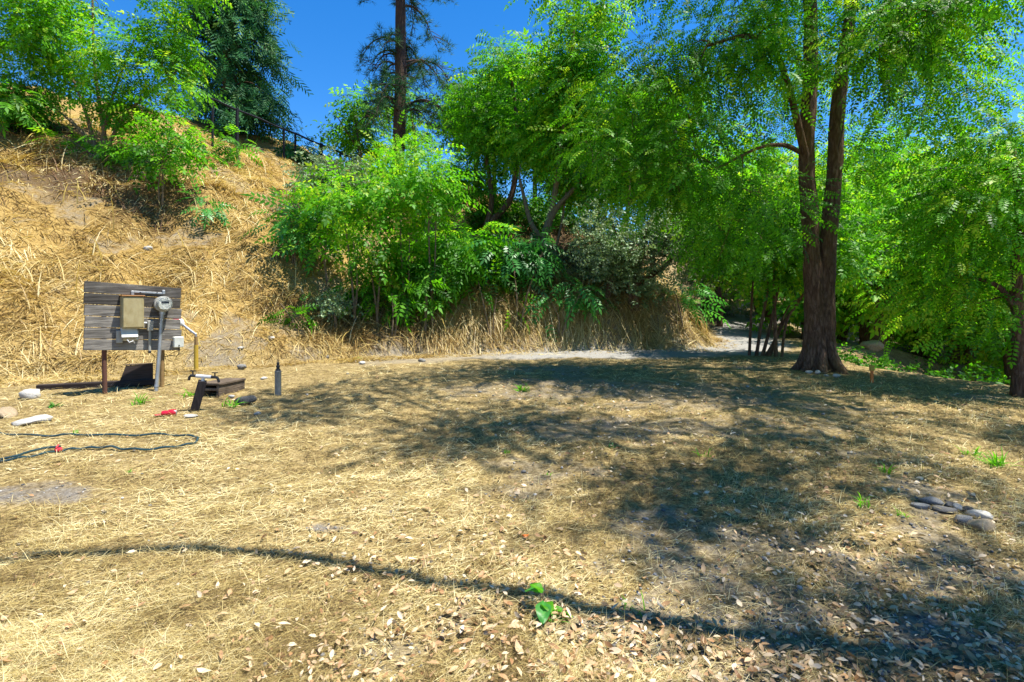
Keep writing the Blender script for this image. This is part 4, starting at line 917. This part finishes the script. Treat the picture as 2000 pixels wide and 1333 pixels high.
# gravel and pebbles
def gravel():
    ico = rock_mesh('pebble', 3, .6, 1); V0 = np.array([v.co[:] for v in ico.vertices]); F0 = np.array([list(p.vertices) for p in ico.polygons]); bpy.data.meshes.remove(ico)
    xs, ys = scatter_screen(20000, -40, 2040, 700, 1380); h, p, b, d = zones(xs, ys); k = (R.random(len(xs)) < np.clip((b - .22) * 1.5, 0, .8) + .02 + .05 * smooth(.2, 1.2, xs) + p * .12) & (xs < edge_x(ys))
    xs, ys = xs[k], ys[k]; n = len(xs); s = np.clip(R.lognormal(-5.05, .45, n), .003, .022) * (0.75 + .09 * ys); a = R.uniform(0, 6.28, n); P = np.stack([xs, ys, zg(xs, ys) + s * .25], 1)
    asp = R.uniform(.55, 1, n); c, sn = np.cos(a), np.sin(a); X = V0[None, :, 0] * s[:, None]; Y = V0[None, :, 1] * (s * asp)[:, None]; Z = V0[None, :, 2] * s[:, None]
    V = np.stack([X * c[:, None] - Y * sn[:, None], X * sn[:, None] + Y * c[:, None], Z], -1) + P[:, None]
    F = (np.arange(n) * len(V0))[:, None, None] + F0[None]; link('gravel', make_mesh('gravel', V.reshape(-1, 3), F.reshape(-1, 3), np.repeat(np.clip(R.normal(.42, .27, n), 0, 1), len(V0)), True), M['gravel'], None, kind='stuff', label='loose blue-grey gravel showing through the straw', category='gravel')
gravel()

# ------------------------------------------------------------------ fallen leaves
def leaf_mesh(name, seed, tint, n=5):
    r = np.random.default_rng(seed); V = []; cu = r.uniform(-.5, .9); fold = r.uniform(.05, .4); tw = r.uniform(-.5, .5)
    for i in range(n + 1):
        t_ = i / n; wv = .23 * math.sin(math.pi * min(1, t_ * .97 + .015)) ** .8; x = t_ - .5; z = cu * (x * x) * .8
        for s in (-1, 0, 1): V.append((x, s * wv, z + abs(s) * fold * wv + s * wv * tw * x))
    F = [(i * 3 + k, i * 3 + k + 1, i * 3 + k + 4, i * 3 + k + 3) for i in range(n) for k in (0, 1)]
    return make_mesh(name, np.array(V), np.array(F), np.full(len(V), tint), True)
KINDS = [('pale buff', .95), ('tan', .68), ('orange-brown', .40), ('dark brown', .12), ('pinkish tan', .55)]
LM = [[leaf_mesh('fallen_leaf', 10 * i + j, tn) for j in range(3)] for i, (nm, tn) in enumerate(KINDS)]
for i, (nm, tn) in enumerate(KINDS):
    for m in LM[i]: m.materials.append(M['litter'])
xs, ys = scatter_screen(900, 0, 2000, 1090, 1335)
wgt = .25 + .75 * smooth(-1.6, .4, xs); keep = R.random(900) < wgt; xs, ys = xs[keep][:285], ys[keep][:285]
for x, y in zip(xs, ys):
    i = int(R.choice(5, p=[.27, .27, .24, .09, .13])); o = link('fallen_leaf', LM[i][R.integers(3)]); s = R.uniform(.022, .058); o.scale = (s, s * R.uniform(.5, 1.1), s * R.uniform(.6, 1.8))
    o.location = (x, y, float(zg(np.array([x]), np.array([y]))[0]) + .022 + R.uniform(0, .012)); o.rotation_euler = (R.normal(0, .35), R.normal(0, .3), R.uniform(0, 6.28))
    kn = KINDS[i][0]; tag(o, 'dry %s leaf fallen on the straw' % kn, 'leaf', 'dry %s leaves on the straw' % kn)
def litter():
    xs, ys = scatter_screen(11000, -40, 2040, 740, 1400); cl = fbm(xs * 1.3, ys * 1.3, 3, 111); k = R.random(len(xs)) < np.clip(.10 + 1.1 * smooth(-2.2, 1.2, xs) * smooth(.36, .62, cl), 0, 1); k &= xs < edge_x(ys); xs, ys = xs[k], ys[k]; n = len(xs)
    me = leaf_mesh('tmp', 3, .5, 3); V0 = np.array([v.co[:] for v in me.vertices]); F0 = np.array([list(p.vertices) for p in me.polygons]); bpy.data.meshes.remove(me)
    P = np.stack([xs, ys, zg(xs, ys) + R.uniform(.008, .03, n)], 1); a = R.uniform(0, 6.28, n); D = np.stack([np.cos(a), np.sin(a), R.normal(0, .3, n)], 1); TPL['fallen'] = (V0, F0)
    V, F, T = instance('fallen', P, D, R.uniform(.014, .046, n) * (.85 + .04 * ys), np.clip(R.normal(.66, .26, n), 0, 1), .5, 0.0)
    link('leaf_litter', make_mesh('leaf_litter', V, F, T), M['litter'], None, kind='stuff', label='scattered dry leaf litter over the shaded straw', category='leaf litter')
litter()

# ------------------------------------------------------------------ weeds
def big_leaf(name, p, d, L, W, mat, parent, fold=.25, droop=.3):
    d = np.array(d, float); d /= np.linalg.norm(d); s = np.cross(d, [0, 0, 1.]); s /= np.linalg.norm(s); u = np.cross(s, d); V = []; n = 7
    for i in range(n + 1):
        t_ = i / n; w_ = W * math.sin(math.pi * (t_ * .96 + .02)) ** .75 * (1 - .25 * t_)
        for k in (-1, -.5, 0, .5, 1): V.append(np.array(p) + d * L * t_ + s * w_ * k + u * (abs(k) * fold * w_ - droop * L * t_ * t_ + .004 * math.sin(9 * t_ + 3 * k)))
    F = [(i * 5 + k, i * 5 + k + 1, i * 5 + k + 6, i * 5 + k + 5) for i in range(n) for k in range(4)]
    T = np.tile([.6, .5, .85, .5, .6], n + 1) * .8; return link(name, make_mesh(name, np.array(V), np.array(F), T, True), M[mat], parent)
b = gp(1062, 1205); wd = thing('weed_seedling', 'green seedling with a few broad toothed leaves alone in the straw', 'plant', tuple(b))
MB().tube(spline(np.array([(0, 0, -.02), (.005, .0, .03), (-.004, .005, .065), (0, .01, .09)]), 4), .0025, 6).build('stalk', M['bark_pale'], wd, True)
for p, d, L, W_, mt in [((0, .01, .088), (-.75, .45, .05), .085, .036, 'bluegreen'), ((0, .01, .085), (-.25, .1, .2), .06, .028, 'sapling'), ((0, 0, .055), (-.1, -1, -.05), .095, .036, 'bluegreen'), ((0, 0, .05), (.35, -.75, .2), .06, .03, 'sapling'), ((.004, 0, .03), (1, -.15, .05), .11, .018, 'sapling'), ((.004, 0, .03), (.8, -.8, .05), .06, .016, 'sapling')]:
    big_leaf('leaf', p, d, L, W_, mt, wd)
for i, (u, v, k, h, mat, lb) in enumerate([(1022, 765, 26, .16, 'sapling', 'thin tuft of green grass on the far shaded straw'), (1195, 875, 12, .06, 'bluegreen', 'small dark green weed in the middle of the shade'), (1375, 892, 14, .10, 'sapling', 'sparse green grass tuft in the shade below the locust'), (1945, 910, 40, .16, 'sapling', 'bright green grass tuft near the bank edge'),
        (1730, 925, 26, .10, 'sapling', 'low green tuft beyond the cobble heap'), (1900, 890, 22, .12, 'sapling', 'green tuft beside the bright tuft near the bank edge'), (1685, 990, 18, .12, 'sapling', 'wispy green grass left of the cobble heap'), (1240, 1195, 12, .09, 'sapling', 'wispy green blades right of the seedling'), (1760, 1010, 14, .08, 'sapling', 'green blades just in front of the cobble heap'),
        (372, 775, 22, .15, 'sapling', 'small leafy weed behind the faucet post'), (450, 795, 18, .16, 'sapling', 'thin green weed between faucet post and cobble'), (275, 790, 26, .18, 'sapling', 'green grass arching under the meter pipe'), (105, 795, 24, .10, 'bluegreen', 'green weeds around the end of the blackened timber'), (150, 848, 14, .05, 'sapling', 'tiny green weed behind the hose'), (702, 702, 14, .12, 'sapling', 'small green weed at the slope foot'), (1070, 930, 10, .05, 'sapling', 'tiny weed at the near edge of the shade'),
        (1080, 1215, 16, .07, 'sapling', 'green grass blades around the seedling foot'), (255, 925, 14, .04, 'sapling', 'flat green weed in front of the hose'), (990, 885, 12, .04, 'sapling', 'flat green weed at the left edge of the shade')]):
    b = gp(u, v); P = np.zeros((k, 3)); P[:, :2] = np.clip(R.normal(0, h * .22, (k, 2)), -h * .5, h * .5); V, F, T = blades(P, R.uniform(.5, 1.1, k) * h, R.uniform(0, 6.28, k), R.uniform(.5, 1.4, k), np.full(k, .0022 * b[1] + .002), R.uniform(.3, .9, k), .35, 3)
    o = link('grass_tuft', make_mesh('grass_tuft', V, F, T), M[mat]); o.location = tuple(b - [0, 0, .005]); tag(o, lb, 'weed')
# creeping green cover on the bank beyond the locust
def cover():
    n = 1100; y = R.uniform(5.4, 12.5, n); x = edge_x(y) + R.normal(.9, .9, n) * (1 + .05 * y); k = (fbm(x * 1.4, y * 1.4, 3, 121) > .53) & (x > edge_x(y) + .05); x, y = x[k], y[k]; n = len(x)
    a = R.uniform(0, 6.28, n); V, F, T = instance('shrub', np.stack([x, y, zg(x, y) + R.uniform(.02, .14, n)], 1), np.stack([np.cos(a), np.sin(a), R.uniform(.2, 1.0, n)], 1), R.uniform(.10, .22, n), np.clip(R.normal(.12, .2, n), 0, 1))
    link('ground_cover', make_mesh('ground_cover', V, F, T), M['locust'], None, kind='stuff', label='low green creeping plants on the bank behind the two-stemmed locust', category='ground cover')
cover()
def undergrowth():
    # dead twigs and dark brush in the wooded bank and under the left shrubs
    n = 2600; x = np.concatenate([R.uniform(-1.2, 6, n), R.uniform(-13, -6.0, 2400)]); y = np.concatenate([R.uniform(11.2, 15.5, n), R.uniform(8.0, 14, 2400)]); d = foot_d(x, y); k = (d > 1.0) & (d < 7.5) & (zones(x, y)[3] > .35) & (fbm(x * 1.3, y * 1.3, 2, 131) > .38); x, y = x[k], y[k]; n = len(x)
    V, F, T = blades(np.stack([x, y, zg(x, y)], 1), R.uniform(.25, .9, n), R.uniform(0, 6.28, n), R.uniform(.2, 1.3, n), np.full(n, .013), np.clip(R.normal(.05, .12, n), 0, .5), .35, 3)
    link('dead_brush', make_mesh('dead_brush', V, F, T), M['litter'], None, kind='stuff', label='tangled dead brown brush under the trees on the slope', category='brush')
undergrowth()
# orange survey marker beside the bank edge and a scrap of red paper
b = gp(1703, 748); mk = thing('marker_stake', 'small orange marker stake with yellow top at the bank edge', 'stake', tuple(b))
MB().box((0, 0, .05), (.035, .02, .22), None, .003).build('stake', M['orange'], mk); MB().box((0, 0, .19), (.06, .03, .07), None, .004).build('top', M['yellow'], mk)
o = link('red_scrap', rock_mesh('red_scrap', 77, .35, 2, .8), M['orange']); p = gp(1026, 1056); o.location = (p[0], p[1], p[2] + .018); o.scale = (.022, .018, .022); tag(o, 'small crumpled orange-red scrap on the straw', 'scrap')
